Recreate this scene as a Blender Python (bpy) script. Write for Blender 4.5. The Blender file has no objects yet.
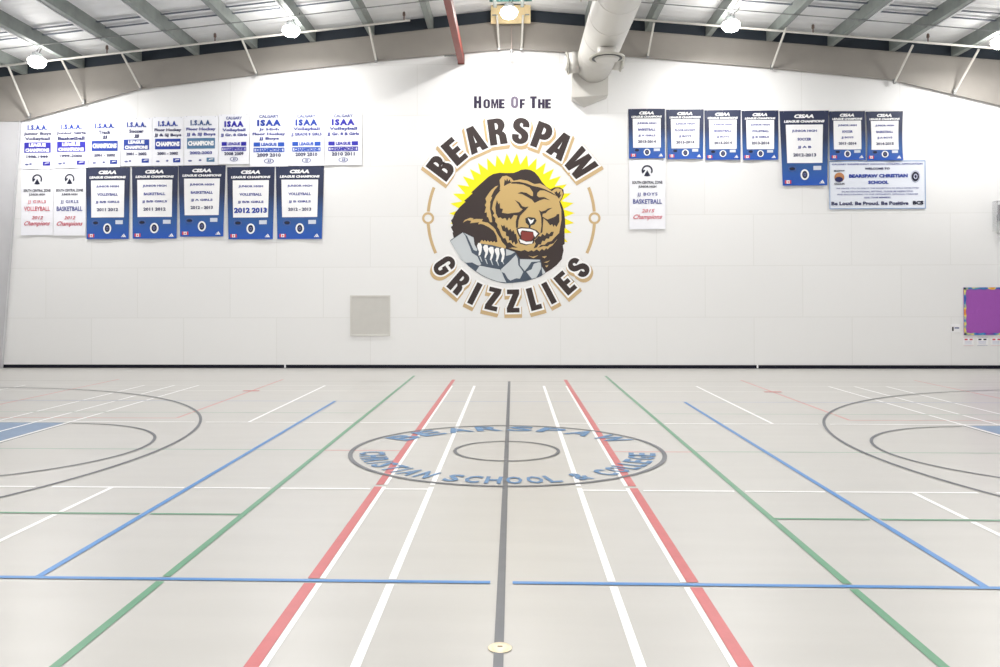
import bpy, bmesh, math, random
from math import sin, cos, pi, radians as R
from mathutils import Vector, Matrix
from mathutils.geometry import tessellate_polygon
random.seed(7)
C = bpy.context.scene.collection
scene = bpy.context.scene

# ------------------------------------------------------------------ camera
FOC, CX, CY, YAW, PIT, ROL = 812.8, 481.5, 288.5, -0.0382, -0.0095, -0.0024
EYE = Vector((0, 0, 1.8))
fwd = Vector((sin(YAW)*cos(PIT), cos(YAW)*cos(PIT), -sin(PIT)))
up0 = Vector((sin(YAW)*sin(PIT), cos(YAW)*sin(PIT), cos(PIT)))
rt0 = Vector((cos(YAW), -sin(YAW), 0))
rt = cos(ROL)*rt0 + sin(ROL)*up0
up = -sin(ROL)*rt0 + cos(ROL)*up0
cd = bpy.data.cameras.new('camera'); cam = bpy.data.objects.new('camera', cd); C.objects.link(cam)
M = Matrix((rt, up, -fwd)).transposed().to_4x4(); M.translation = EYE
cam.matrix_world = M
cd.sensor_fit = 'HORIZONTAL'; cd.sensor_width = 36; cd.lens = 36*FOC/1000
cd.shift_x = (500-CX)/1000; cd.shift_y = (CY-333.5)/1000
cd.clip_end = 200
scene.camera = cam

# ------------------------------------------------------------------ light and exposure
w = bpy.data.worlds.new('world'); scene.world = w; w.use_nodes = True
w.node_tree.nodes['Background'].inputs[0].default_value = (0.9, 0.95, 1, 1)
w.node_tree.nodes['Background'].inputs[1].default_value = 0.3
vs = scene.view_settings
vs.view_transform = 'Standard'; vs.look = 'None'; vs.gamma = 1; vs.use_curve_mapping = False
vs.exposure = 0.0
LAMP_W = 118.0
LAMP_COL = (1.0, 0.985, 0.965)

# ------------------------------------------------------------------ measuring helpers
W = 20.30           # distance to the end wall
XC = -0.075         # middle of the hall
YC = 9.50           # middle of the court
def ray(px, py):
    a = (px-CX)/FOC; b = (CY-py)/FOC
    return (fwd + a*rt + b*up)
def at_y(px, py, y):
    d = ray(px, py); return EYE + d*(y/d.y)
def at_z(px, py, z=0):
    d = ray(px, py); return EYE + d*((z-1.8)/d.z)
def wall_xz(px, py):
    p = at_y(px, py, W); return p.x, p.z

# ------------------------------------------------------------------ materials
def lin(c):
    c = c/255; return c/12.92 if c <= .04045 else ((c+.055)/1.055)**2.4
def rgb(r, g, b): return (lin(r), lin(g), lin(b), 1)
MATS = {}
def mat(name, col, rough=.6, metal=0, emis=0, noise=0, nscale=20, spec=.5):
    if name in MATS: return MATS[name]
    m = bpy.data.materials.new(name); m.use_nodes = True; nt = m.node_tree
    p = nt.nodes['Principled BSDF']
    p.inputs['Base Color'].default_value = rgb(*col)
    p.inputs['Roughness'].default_value = rough
    p.inputs['Metallic'].default_value = metal
    p.inputs['Specular IOR Level'].default_value = spec
    if emis:
        p.inputs['Emission Color'].default_value = rgb(*col); p.inputs['Emission Strength'].default_value = emis
    if noise:
        tc = nt.nodes.new('ShaderNodeTexCoord'); n = nt.nodes.new('ShaderNodeTexNoise')
        n.inputs['Scale'].default_value = nscale; n.inputs['Detail'].default_value = 5
        nt.links.new(tc.outputs['Object'], n.inputs['Vector'])
        cr = nt.nodes.new('ShaderNodeValToRGB')
        cr.color_ramp.elements[0].position = .3; cr.color_ramp.elements[1].position = .7
        c = rgb(*col)
        cr.color_ramp.elements[0].color = tuple(max(0, v*(1-noise)) for v in c[:3])+(1,)
        cr.color_ramp.elements[1].color = tuple(min(1, v*(1+noise)) for v in c[:3])+(1,)
        nt.links.new(n.outputs['Fac'], cr.inputs[0]); nt.links.new(cr.outputs[0], p.inputs['Base Color'])
    MATS[name] = m; return m

# floor: seamless beige vinyl with faint scuffs
def floor_mat():
    m = bpy.data.materials.new('vinyl_floor'); m.use_nodes = True; nt = m.node_tree; p = nt.nodes['Principled BSDF']
    tc = nt.nodes.new('ShaderNodeTexCoord')
    n1 = nt.nodes.new('ShaderNodeTexNoise'); n1.inputs['Scale'].default_value = .7; n1.inputs['Detail'].default_value = 8
    mp = nt.nodes.new('ShaderNodeMapping'); mp.inputs['Scale'].default_value = (1, 6, 1)
    nt.links.new(tc.outputs['Object'], mp.inputs[0]); nt.links.new(mp.outputs[0], n1.inputs['Vector'])
    cr = nt.nodes.new('ShaderNodeValToRGB')
    cr.color_ramp.elements[0].position = .3; cr.color_ramp.elements[1].position = .75
    cr.color_ramp.elements[0].color = rgb(192, 190, 186); cr.color_ramp.elements[1].color = rgb(197, 195, 191)
    nt.links.new(n1.outputs['Fac'], cr.inputs[0]); nt.links.new(cr.outputs[0], p.inputs['Base Color'])
    n2 = nt.nodes.new('ShaderNodeTexNoise'); n2.inputs['Scale'].default_value = 3; n2.inputs['Detail'].default_value = 6
    nt.links.new(tc.outputs['Object'], n2.inputs['Vector'])
    mr = nt.nodes.new('ShaderNodeMapRange'); mr.inputs['To Min'].default_value = .30; mr.inputs['To Max'].default_value = .325
    nt.links.new(n2.outputs['Fac'], mr.inputs['Value']); nt.links.new(mr.outputs[0], p.inputs['Roughness'])
    p.inputs['Specular IOR Level'].default_value = .45
    MATS['floor'] = m; return m
# wall: painted panels with faint joints
def wall_mat():
    m = bpy.data.materials.new('painted_wall_panels'); m.use_nodes = True; nt = m.node_tree; p = nt.nodes['Principled BSDF']
    tc = nt.nodes.new('ShaderNodeTexCoord'); sx = nt.nodes.new('ShaderNodeSeparateXYZ'); cx = nt.nodes.new('ShaderNodeCombineXYZ')
    nt.links.new(tc.outputs['Object'], sx.inputs[0]); nt.links.new(sx.outputs[0], cx.inputs[0]); nt.links.new(sx.outputs[2], cx.inputs[1])
    b = nt.nodes.new('ShaderNodeTexBrick'); nt.links.new(cx.outputs[0], b.inputs['Vector'])
    b.inputs['Scale'].default_value = 1; b.inputs['Brick Width'].default_value = 2.38; b.inputs['Row Height'].default_value = 1.27
    b.inputs['Mortar Size'].default_value = .012; b.inputs['Mortar Smooth'].default_value = .3
    b.inputs['Color1'].default_value = rgb(238, 238, 238); b.inputs['Color2'].default_value = rgb(240, 240, 240)
    b.inputs['Mortar'].default_value = rgb(232, 232, 231)
    nt.links.new(b.outputs['Color'], p.inputs['Base Color'])
    bp = nt.nodes.new('ShaderNodeBump'); bp.inputs['Strength'].default_value = .03; bp.inputs['Distance'].default_value = .01; bp.invert = True
    nt.links.new(b.outputs['Fac'], bp.inputs['Height']); nt.links.new(bp.outputs[0], p.inputs['Normal'])
    p.inputs['Roughness'].default_value = .65; MATS['wall'] = m; return m
# insulation facing under the roof
def deck_mat():
    m = bpy.data.materials.new('white_roof_insulation'); m.use_nodes = True; nt = m.node_tree; p = nt.nodes['Principled BSDF']
    tc = nt.nodes.new('ShaderNodeTexCoord'); mp = nt.nodes.new('ShaderNodeMapping'); mp.inputs['Scale'].default_value = (.35, 2.6, 1)
    n = nt.nodes.new('ShaderNodeTexNoise'); n.inputs['Scale'].default_value = 1.2; n.inputs['Detail'].default_value = 5
    nt.links.new(tc.outputs['Object'], mp.inputs[0]); nt.links.new(mp.outputs[0], n.inputs['Vector'])
    bp = nt.nodes.new('ShaderNodeBump'); bp.inputs['Strength'].default_value = .8; bp.inputs['Distance'].default_value = .12
    nt.links.new(n.outputs['Fac'], bp.inputs['Height']); nt.links.new(bp.outputs[0], p.inputs['Normal'])
    p.inputs['Base Color'].default_value = rgb(243, 244, 245); p.inputs['Roughness'].default_value = .55
    MATS['deck'] = m; return m
floor_m, wall_m, deck_m = floor_mat(), wall_mat(), deck_mat()
base_m = mat('baseboard_black', (15, 17, 32), .5, spec=.2)
web_m = mat('frame_primer_grey', (156, 151, 145), .6, noise=.03, nscale=3)
col_m = mat('column_paint', (200, 200, 203), .6, noise=.02, nscale=2)
pur_m = mat('purlin_grey_green', (140, 147, 144), .5, noise=.12, nscale=4)
dark_m = mat('gap_shade_navy', (40, 49, 60), .7)  # shade of the gap above the frame, put into the colour
strap_m = mat('strap_slate', (92, 99, 112), .6)
pipe_m = mat('pipe_cream', (214, 212, 206), .45)
steel_m = mat('galvanised_steel', (150, 152, 152), .4, .6)
red_m = mat('red_oxide_steel', (132, 56, 46), .5, noise=.08, nscale=6)
duct_m = mat('duct_white', (208, 206, 201), .42, noise=.015, nscale=3)
ply_m = mat('plywood', (230, 208, 162), .65, noise=.10, nscale=5)
teal_m = mat('teal_steel', (92, 142, 138), .5)
white_m = mat('white_print', (246, 246, 248), .7)
blackp_m = mat('dark_plastic', (34, 34, 38), .45)

# ------------------------------------------------------------------ object helpers
def link(name, me, parent=None, loc=None):
    o = bpy.data.objects.new(name, me); C.objects.link(o)
    if parent: o.parent = parent
    if loc is not None: o.location = loc
    return o
def tag(o, label=None, cat=None, group=None, kind=None):
    if label: o['label'] = label
    if cat: o['category'] = cat
    if group: o['group'] = group
    if kind: o['kind'] = kind
    return o
def thing(name, label, cat, loc, group=None):
    o = bpy.data.objects.new(name, None); C.objects.link(o); o.location = loc; o.empty_display_size = .1
    return tag(o, label, cat, group)
def mesh(name, verts, faces, m, parent=None, smooth=False, loc=None):
    me = bpy.data.meshes.new(name); me.from_pydata([tuple(v) for v in verts], [], faces)
    ms = m if isinstance(m, (list, tuple)) else [m]
    for q in ms: me.materials.append(q)
    me.validate(); me.update()
    if smooth:
        for f in me.polygons: f.use_smooth = True
    return link(name, me, parent, loc)
class MB:
    def __init__(s): s.v = []; s.f = []
    def box(s, x0, x1, y0, y1, z0, z1):
        b = len(s.v)
        s.v += [(x0,y0,z0),(x1,y0,z0),(x1,y1,z0),(x0,y1,z0),(x0,y0,z1),(x1,y0,z1),(x1,y1,z1),(x0,y1,z1)]
        s.f += [tuple(b+i for i in f) for f in ((0,3,2,1),(4,5,6,7),(0,1,5,4),(1,2,6,5),(2,3,7,6),(3,0,4,7))]
        return s
    def tube(s, p0, p1, r, n=12, r1=None, caps=True):
        p0, p1 = Vector(p0), Vector(p1); r1 = r if r1 is None else r1
        d = (p1-p0).normalized(); a = d.orthogonal().normalized(); c = d.cross(a); b = len(s.v)
        for P, rr in ((p0, r), (p1, r1)):
            for i in range(n):
                t = 2*pi*i/n; s.v.append(tuple(P + rr*(cos(t)*a + sin(t)*c)))
        for i in range(n):
            j = (i+1) % n; s.f.append((b+i, b+j, b+n+j, b+n+i))
        if caps: s.f += [tuple(b+i for i in range(n-1, -1, -1)), tuple(b+n+i for i in range(n))]
        return s
    def path(s, pts, r, n=8):
        for a, c in zip(pts, pts[1:]): s.tube(a, c, r, n)
        return s
    def lathe(s, prof, n=28, c=(0, 0, 0), caps=False):
        b = len(s.v); c = Vector(c)
        for r, z in prof:
            for i in range(n):
                t = 2*pi*i/n; s.v.append((c.x+r*cos(t), c.y+r*sin(t), c.z+z))
        for k in range(len(prof)-1):
            for i in range(n):
                j = (i+1) % n; s.f.append((b+k*n+i, b+k*n+j, b+(k+1)*n+j, b+(k+1)*n+i))
        if caps:
            s.f += [tuple(b+i for i in range(n-1, -1, -1)), tuple(b+(len(prof)-1)*n+i for i in range(n))]
        return s
    def prism(s, poly, f0, f1):
        n = len(poly); b = len(s.v)
        s.v += [tuple(f0(p)) for p in poly] + [tuple(f1(p)) for p in poly]
        s.f += [tuple(b+i for i in range(n)), tuple(b+n+i for i in range(n-1, -1, -1))]
        for i in range(n):
            j = (i+1) % n; s.f.append((b+i, b+n+i, b+n+j, b+j))
        return s
    def build(s, name, m, parent=None, smooth=False, loc=None, bevel=0):
        o = mesh(name, s.v, s.f, m, parent, smooth, loc)
        bm = bmesh.new(); bm.from_mesh(o.data); bmesh.ops.recalc_face_normals(bm, faces=bm.faces)
        if bevel: bmesh.ops.bevel(bm, geom=bm.edges[:], offset=bevel, segments=2, affect='EDGES')
        bm.to_mesh(o.data); bm.free()
        return o

# ------------------------------------------------------------------ room shell
XL, XR, YB = XC-13.25, XC+13.25, -13.0
ZR = 8.685; SL = .097                    # purlin undersides at the ridge, roof slope
def zp(x): return ZR - SL*abs(x-XC)      # underside of the purlins
DK = .31
floor = mesh('floor', [(XL,YB,0),(XR,YB,0),(XR,W,0),(XL,W,0),(XL,YB,-.2),(XR,YB,-.2),(XR,W,-.2),(XL,W,-.2)],
             [(0,1,2,3),(7,6,5,4),(0,4,5,1),(1,5,6,2),(2,6,7,3),(3,7,4,0)], floor_m)
tag(floor, kind='structure')
def gable(name, y0, y1):
    b = MB(); poly = [(XL-.2, -.2), (XR+.2, -.2), (XR+.2, zp(XR)+DK), (XC, zp(XC)+DK), (XL-.2, zp(XL)+DK)]
    b.prism(poly, lambda p: (p[0], y0, p[1]), lambda p: (p[0], y1, p[1]))
    return tag(b.build(name, wall_m), kind='structure')
gable('wall_back', W, W+.2); gable('wall_front', YB-.2, YB)
tag(MB().box(XL-.2, XL, YB, W, -.2, zp(XL)+DK).build('wall_left', wall_m), kind='structure')
tag(MB().box(XR, XR+.2, YB, W, -.2, zp(XR)+DK).build('wall_right', wall_m), kind='structure')
b = MB()
for s in (-1, 1):
    xe = XC+s*13.5
    b.prism([(XC, ZR+DK), (xe, zp(xe)+DK), (xe, zp(xe)+DK+.1), (XC, ZR+DK+.1)], lambda p: (p[0], YB-.2, p[1]), lambda p: (p[0], W+.2, p[1]))
tag(b.build('ceiling', deck_m), kind='structure')
# shade of the frame-to-roof gap, painted as a dark strip on the end wall
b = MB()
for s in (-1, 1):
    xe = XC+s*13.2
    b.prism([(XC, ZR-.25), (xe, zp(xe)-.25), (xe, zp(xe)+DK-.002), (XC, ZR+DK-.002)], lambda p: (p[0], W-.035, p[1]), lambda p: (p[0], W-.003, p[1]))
tag(b.build('shade_trim_1', dark_m), kind='structure')

# ------------------------------------------------------------------ steel frame at the end wall
YF = W-.06
def fz(px, py): p = at_y(px, py, YF); return p.x, p.z
lb = [fz(508, 48.5), fz(390, 59.2), fz(260, 73.6), fz(140, 88.6), fz(20, 121)]
dx = lb[0][0]-XC
lowL = [(XC, lb[0][1])] + lb[1:]
xk, zk = lowL[-1]; xb, zb = fz(1.5, 364)
half = [(XC, zp(XC)-.005)] + lowL + [(xb, 0.0), (XL+.005, 0.0), (XL+.005, zp(XL)-.005)]
fr = thing('portal_frame', 'grey steel portal frame spanning the end wall just below the roof', 'roof frame', (XC, YF, 0))
kneeR = lowL[:]                                  # rafter underside
raf = MB(); fl = MB(); tf = MB()
for s in (-1, 1):
    m = lambda x: (x if s < 0 else 2*XC-x)-XC
    P = [(m(x), z) for x, z in [(XC, zp(XC)-.005)] + lowL + [(XL+.005, lowL[-1][1]), (XL+.005, zp(XL)-.005)]]
    raf.prism(P, lambda p: (p[0], -.006, p[1]), lambda p: (p[0], .006, p[1]))
    P = [(m(x), z) for x, z in [(xk, zk-.001), (xb, 0.002), (XL+.005, 0.002), (XL+.005, zk-.001)]]
    MB().prism(P, lambda p: (p[0], -.006, p[1]), lambda p: (p[0], .006, p[1])).build('column_web', col_m, fr)
    seq = [(m(x), z) for x, z in lowL]
    for a, c in zip(seq, seq[1:]):
        fl.prism([a, c, (c[0], c[1]-.014), (a[0], a[1]-.014)], lambda p: (p[0], -.03, p[1]), lambda p: (p[0], .03, p[1]))
    tf.prism([(m(XC), ZR-.005), (m(XL+.01), zp(XL)-.005), (m(XL+.01), zp(XL)-.02), (m(XC), ZR-.02)], lambda p: (p[0], -.03, p[1]), lambda p: (p[0], .02, p[1]))
    a, c = (m(xk), zk), (m(xb), .003)
    cf = MB().prism([a, c, (c[0]-s*.016, c[1]), (a[0]-s*.016, a[1])], lambda p: (p[0], -.035, p[1]), lambda p: (p[0], .05, p[1]))
    cf.build('column_flange', col_m, fr)
    st = MB().box(min(m(XL+.02), m(xk)), max(m(XL+.02), m(xk)), -.03, .05, zk-.012, zk)
    st.build('stiffener_plate', web_m, fr)
raf.build('rafter_web', web_m, fr); fl.build('lower_flange', web_m, fr); tf.build('upper_flange', web_m, fr)

# ------------------------------------------------------------------ purlins
def ord_(n): return ['first', 'second', 'third', 'fourth', 'fifth', 'sixth', 'seventh', 'eighth', 'ninth'][n-1]
pxs_l = [432, 372, 312.5, 254, 196, 138, 79, 20]
XP = [at_y(p, 78.6-.1114*p, W-.35).x-XC for p in pxs_l]
sp = (XP[-1]-XP[0])/7; XP = [XP[0]+i*sp for i in range(8)]
print('purlin spacing', sp, XP)
PURX = []
for s in (-1, 1):
    for i, xo in enumerate(XP):
        x = XC + (xo if s < 0 else -xo)
        PURX.append(x); z = zp(x)
        side = 'left' if s < 0 else 'right'
        t = thing('roof_purlin', f'{ord_(i+1)} grey-green steel roof purlin {side} of the plywood box at the ridge', 'roof beam', (x, W-.04, z), 'steel purlins under the white ceiling')
        t.rotation_euler = (0, 0, 0)
        L = W-.2+6
        web = MB(); web.box(-.004, .004, -L, 0, .0, .295); web.build('web', pur_m, t)
        q = MB(); q.box(min(0, s*.13), max(0, s*.13), -L, 0, 0, .006); q.box(s*.13-.003, s*.13+.003, -L, 0, 0, .03); q.build('lower_flange', pur_m, t)
        e = MB(); e.box(min(s*.136, s*.175), max(s*.136, s*.175), -L, -1.75, -.02, .02)  # lamplight on the flange lip, put in as a white strip
        if i % 2 == 0 or i > 4: tag(e.build('lit_edge_strip', mat('lit_edge_white', (232, 233, 236), .5), t), 'white strip painted in for the lit lower edge')
# ridge purlins hidden partly by the plywood
for s in (-1, 1):
    x = XC+s*.36
    t = thing('ridge_purlin', f'steel ridge purlin running in to the {"left" if s<0 else "right"} half of the plywood box', 'roof beam', (x, W-1.05, ZR-.03), 'ridge purlins')
    MB().box(-.004, .004, -25, 0, 0, .29).build('web', pur_m, t)
    MB().box(min(0, -s*.08), max(0, -s*.08), -25, 0, 0, .006).build('lower_flange', pur_m, t)

# straps / rods running across, following the slope
def across(name, y, dz, wy, h, m, label, cat, x0=-13.1, x1=13.1, rnd=0, group=None):
    b = MB()
    def seg(xa, xb):
        za, zb_ = ZR-SL*abs(xa)+dz, ZR-SL*abs(xb)+dz
        if rnd: b.tube((xa, 0, za), (xb, 0, zb_), rnd, 8)
        else: b.prism([(xa, za), (xb, zb_), (xb, zb_+h), (xa, za+h)], lambda p: (p[0], -wy/2, p[1]), lambda p: (p[0], wy/2, p[1]))
    if x0 < 0 < x1: seg(x0, 0); seg(0, x1)
    else: seg(x0, x1)
    o = b.build(name, m, None, smooth=False, loc=(XC, y, 0))
    return tag(o, label, cat, group)
def on_roof(px, py, dz):                       # point under the roof plane seen at a pixel
    d = ray(px, py); s = -1 if px < 512 else 1
    # z = ZR+dz - SL*s*(x-XC)
    t = (ZR+dz+SL*s*XC-1.8)/(d.z+SL*s*d.x); return EYE+d*t
ys1 = (on_roof(24.7, 28, .27).y+on_roof(896, 6, .27).y)/2
ys2 = (on_roof(35, 34, .27).y+on_roof(888, 12.4, .27).y)/2
yc1 = sum(on_roof(a, c, -.02).y for a, c in ((72, 41), (345, 9.5), (720, 9.5), (930, 25.5)))/4
yp1 = sum(on_roof(a, c, -.06).y for a, c in ((65, 57.5), (260, 37), (700, 25.8), (935, 43.5)))/4
print('strap Y', ys1, ys2, 'conduit', yc1, 'pipe', yp1)
across('roof_strap', ys1, .245, .07, .012, strap_m, 'slate steel strap crossing between the purlins, nearer of the close pair', 'roof strap', group='cross straps')
across('roof_strap', ys2, .245, .07, .012, strap_m, 'slate steel strap crossing between the purlins, farther of the close pair', 'roof strap', group='cross straps')
across('ceiling_conduit', yc1, -.02, 0, 0, steel_m, 'thin grey conduit crossing under all the purlins', 'conduit', rnd=.013)
# cream pipe, two runs
def pipe_run(x0, x1, label, heads):
    t = thing('ceiling_pipe', label, 'pipe', (XC, yp1, 0), 'cream pipe below the purlins')
    b = MB(); b.tube((x0, 0, ZR-SL*abs(x0)-.06), (x1, 0, ZR-SL*abs(x1)-.06), .025, 12); b.build('pipe_run', pipe_m, t, smooth=True)
    for hx in heads:
        z = ZR-SL*abs(hx)-.06
        h = MB(); h.tube((hx, 0, z), (hx, 0, z+.10), .016, 8); h.lathe([(.012, .10), (.035, .13), (.03, .2), (.012, .22)], 10, (hx, 0, z), caps=True)
        tag(h.build('pipe_clip', mat('clip_brown', (110, 92, 84), .6), t), 'brown clip standing on the pipe')
def xrel(px, py): return at_y(px, py, yp1).x-XC
pipe_run(-13.0, xrel(410, 19.5), 'cream pipe under the purlins left of the red beam', [xrel(107, 52), xrel(215, 41), xrel(404, 20)])
pipe_run(xrel(632, 21.5), 13.0, 'cream pipe under the purlins right of the white duct', [xrel(813, 34), xrel(928, 43)])

# flange braces
def brace(top, bot, label):
    p0 = at_y(bot[0], bot[1], YF-.09); p1 = on_roof(top[0], top[1], -.01)
    if p1.y > YF-.3: p1 = at_y(top[0], top[1], YF-.9)
    t = thing('flange_brace', label, 'brace', tuple(p0), 'pale braces on the steel frame')
    d = p1-p0
    b = MB(); b.tube((0, 0, 0), tuple(d), .026, 8); b.build('brace_rod', pipe_m, t)
    b = MB(); b.box(-.03, .03, -.01, .05, -.05, .07); b.build('end_plate', steel_m, t)
brace((8, 66), (29, 116), 'pale steel brace reaching down to the left knee of the frame')
brace((62, 60.5), (83, 102), 'second pale brace from the left end of the grey frame')
brace((122, 54), (140, 87.5), 'pale brace meeting the frame where its left haunch begins')
brace((242, 39.5), (256, 73), 'pale brace between the left haunch and the hanging lamp')
brace((369, 26.5), (376, 60), 'pale brace between the left lamp and the red beam')
brace((497, 15), (499, 48), 'pale brace at the left edge of the plywood box')
brace((523, 15), (521.5, 48), 'pale brace at the right edge of the plywood box')
brace((654, 23), (648, 55.5), 'pale brace just right of the white duct')
brace((786, 28), (772, 67), 'pale brace right of the lamp beside the duct')
brace((913, 45), (895, 81.5), 'pale brace meeting the frame near its right haunch')
brace((979, 49), (955, 92), 'pale brace at the far right end of the grey frame')

# ridge plywood, drop rod
p0 = at_y(491, 23.5, W-.37); p1 = at_y(530.5, 4, W-.37)
t = thing('plywood_box', 'bare plywood box fixed at the roof ridge behind the middle lamp', 'box', (0, W-.37, 0))
MB().box(p0.x, p1.x, 0, .05, p0.z+.0, ZR+DK-.03).build('plywood_panel', ply_m, t)
tb = MB(); tb.box(p0.x-.02, p1.x+.02, -.62, -.56, ZR+DK-.16, ZR+DK-.04)
tag(tb.build('steel_crosspiece', teal_m, t), 'teal steel crosspiece above the plywood')
tag(MB().box(p0.x+.03, p1.x-.03, -.03, 0, p1.z-.02, p1.z+.03).build('dark_slot', blackp_m, t), 'dark gap at the top')
for sx in (p0.x+.08, p1.x-.08):
    z = at_y(495, 15.5, W-.37).z
    MB().tube((sx-.05, -.03, z), (sx+.05, -.03, z), .018, 8).build('bolt', steel_m, t)
q0, q1 = at_y(511.3, 25, W-.45), at_y(511.6, 51, W-.45)
t = thing('drop_rod', 'thin brownish rod hanging over the frame below the middle lamp', 'rod', tuple(q1))
MB().tube((0, 0, 0), tuple(q0-q1), .014, 8).build('rod', mat('rod_brown', (150, 136, 130), .5), t)
MB().lathe([(.01, -.03), (.035, -.03), (.035, .02), (.01, .02)], 10, caps=True).build('rod_end', steel_m, t)

# red beam running towards the camera
a = at_y(458.2, 64, W-.01); c = at_y(464, 64, W-.01); tz = at_y(464, 53.7, W-.01)
bw = c.x-a.x; zb_ = a.z; hh = .24
t = thing('red_beam', 'red oxide steel beam running out from the wall left of the heading', 'beam', (a.x, W-.01, zb_))
MB().box(0, bw, -14, -.02, 0, hh).build('box_section', red_m, t, bevel=.006)
MB().box(-.012, bw+.012, -.02, 0, -.012, hh+.03).build('end_plate', mat('red_dark', (96, 44, 40), .6), t)
lg = at_y(453, 54, YF-.05)
MB().box(-.32, -.02, -.34, -.30, zb_*0+.10, .13).build('support_tab', steel_m, t)

# ------------------------------------------------------------------ white duct
YD = W-.34
dc = at_y(594, 64.5, YD); dr = 18.3/FOC*YD
print('duct', dc, dr)
t = thing('air_duct', 'large white round air duct running under the roof to the wall', 'duct', (dc.x, YD, dc.z))
b = MB(); n = 40
b.tube((0, 0, 0), (0, -22, 0), dr, n); b.build('duct_pipe', duct_m, t, smooth=False)
for f in t.children[0].data.polygons: f.use_smooth = len(f.vertices) == 4
for yy in (-1.1, -2.35, -3.6, -4.85, -6.1):
    MB().tube((0, yy-.015, 0), (0, yy+.015, 0), dr+.003, n).build('duct_seam', duct_m, t)
# faceted boot on the wall
P = lambda px, py, y: (at_y(px, py, y)-Vector((dc.x, YD, dc.z)))
fy, wy = YD, W-.005
V = [P(572, 97.3, fy), P(608, 95, fy), P(608.5, 51.5, fy), P(572.5, 51.5, fy),
     P(572, 97.3, wy), P(608, 95, wy), P(608.5, 48, wy), P(572.5, 48, wy), P(584, 107.5, wy)]
V[4] = Vector((V[0].x, wy-YD, V[0].z)); V[5] = Vector((V[1].x, wy-YD, V[1].z)); V[6] = Vector((V[2].x, wy-YD, V[2].z)); V[7] = Vector((V[3].x, wy-YD, V[3].z))
F = [(0,1,2,3), (0,3,7,4), (1,5,6,2), (3,2,6,7), (0,8,1), (0,4,8), (1,8,5), (4,7,6,5,8)]
mesh('wall_boot', V, F, duct_m, t)
def spigot(y, ang, label, ln=.26, r=.2, rf=.30):
    # ang: direction around the duct, 0 = right, 90 = up
    d = Vector((cos(R(ang)), 0, sin(R(ang)))); base = d*(dr-.03)+Vector((0, y, 0)); tip = d*(dr+ln)+Vector((0, y, 0))
    b = MB(); b.tube(base, tip, r, 28); c_ = b.build('spigot', duct_m, t); 
    for f in c_.data.polygons: f.use_smooth = len(f.vertices) == 4
    if label: tag(c_, label)
    f_ = MB()
    f_.tube(tip, tip+d*.03, rf, 32)
    k = f_.build('diffuser_rim', mat('diffuser_rim', (196, 194, 184), .5), c_)
    g = MB(); g.tube(tip+d*.03, tip+d*.034, rf*.86, 32); g.build('diffuser_throat', blackp_m, c_)
    g = MB(); g.tube(tip+d*.034, tip+d*.075, rf*.70, 32, r1=rf*.62); g.build('diffuser_cone', duct_m, c_)
    return c_
yr = -2.72
# downward round diffuser
spigot(yr, -90, 'round diffuser facing down', ln=.17, r=.20, rf=.375)
spigot(-.38, 186, 'diffuser facing left', ln=.22, r=.25, rf=.27)
spigot(-.38, -8, 'diffuser facing right', ln=.16, r=.18, rf=.20)
spigot(-4.95, 176, 'nearer diffuser facing left', ln=.25, r=.25, rf=.27)

# ------------------------------------------------------------------ lamps
lens_m = mat('lamp_lens', (255, 252, 246), .4, emis=45)
def make_lamp(loc, label, group='high bay lamps'):
    t = thing('high_bay_lamp', label, 'lamp', loc, group)
    b = MB(); b.lathe([(.001, .20), (.08, .20), (.11, .17), (.125, .10), (.135, .088)], 28, caps=False)
    hs = b.build('housing', mat('lamp_housing', (196, 200, 202), .4, .4), t, smooth=True)
    fins = MB()
    for k in range(12):
        a_ = k*pi/6; fins.tube((.09*cos(a_), .09*sin(a_), .10), (.09*cos(a_), .09*sin(a_), .20), .012, 6)
    fins.build('heat_fin_ring', steel_m, t)
    l = MB(); l.lathe([(.135, .09), (.19, .05), (.20, -.01), (.18, -.07), (.13, -.12), (.06, -.142), (.001, -.147)], 28); l.build('lens', lens_m, t, smooth=True)
    h = MB(); h.path([(0, 0, .20), (0, 0, .26), (.03, 0, .29), (.02, 0, .33), (0, 0, .34)], .009, 6); h.tube((-.012, 0, .33), (-.012, 0, .42), .009, 6)
    h.build('hook', blackp_m, t)
    g = MB(); g.path([(.05, 0, .2), (.09, .02, .30), (.16, .03, .34), (.20, .03, .42)], .01, 6); g.build('power_cord', blackp_m, t)
    ld = bpy.data.lights.new('lamp_light', 'AREA'); ld.shape = 'DISK'; ld.size = .34; ld.energy = LAMP_W; ld.color = LAMP_COL
    lo = link('lamp_light', ld, t, (0, 0, -.16))
    return t
YLAMP = W-1.7
lps = [(37, 64, 'high bay lamp hanging at the far left end of the ceiling'),
       (291, 33, 'high bay lamp hanging between the left banners and the red beam'),
       (509, 15, 'middle high bay lamp hanging in front of the plywood box'),
       (731, 28, 'high bay lamp hanging just right of the white duct'),
       (1001, 45, 'high bay lamp cut off by the right edge of the view')]
LX = []
for px, py, lab in lps:
    p = at_y(px, py, YLAMP); LX.append((p.x, p.z+.06)); make_lamp((p.x, p.y, p.z+.06), lab)
print('lamps', LX)
for r_, yy in enumerate((12.3, 6.0, -.3, -6.6)):
    for k, (x, z) in enumerate(LX):
        if k in (0, 4): continue
        make_lamp((x, yy, z), f'high bay lamp overhead, {["second","third","fourth","fifth"][r_]} row from the end wall, {["first","second","third","fourth","fifth"][k]} from left')

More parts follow.
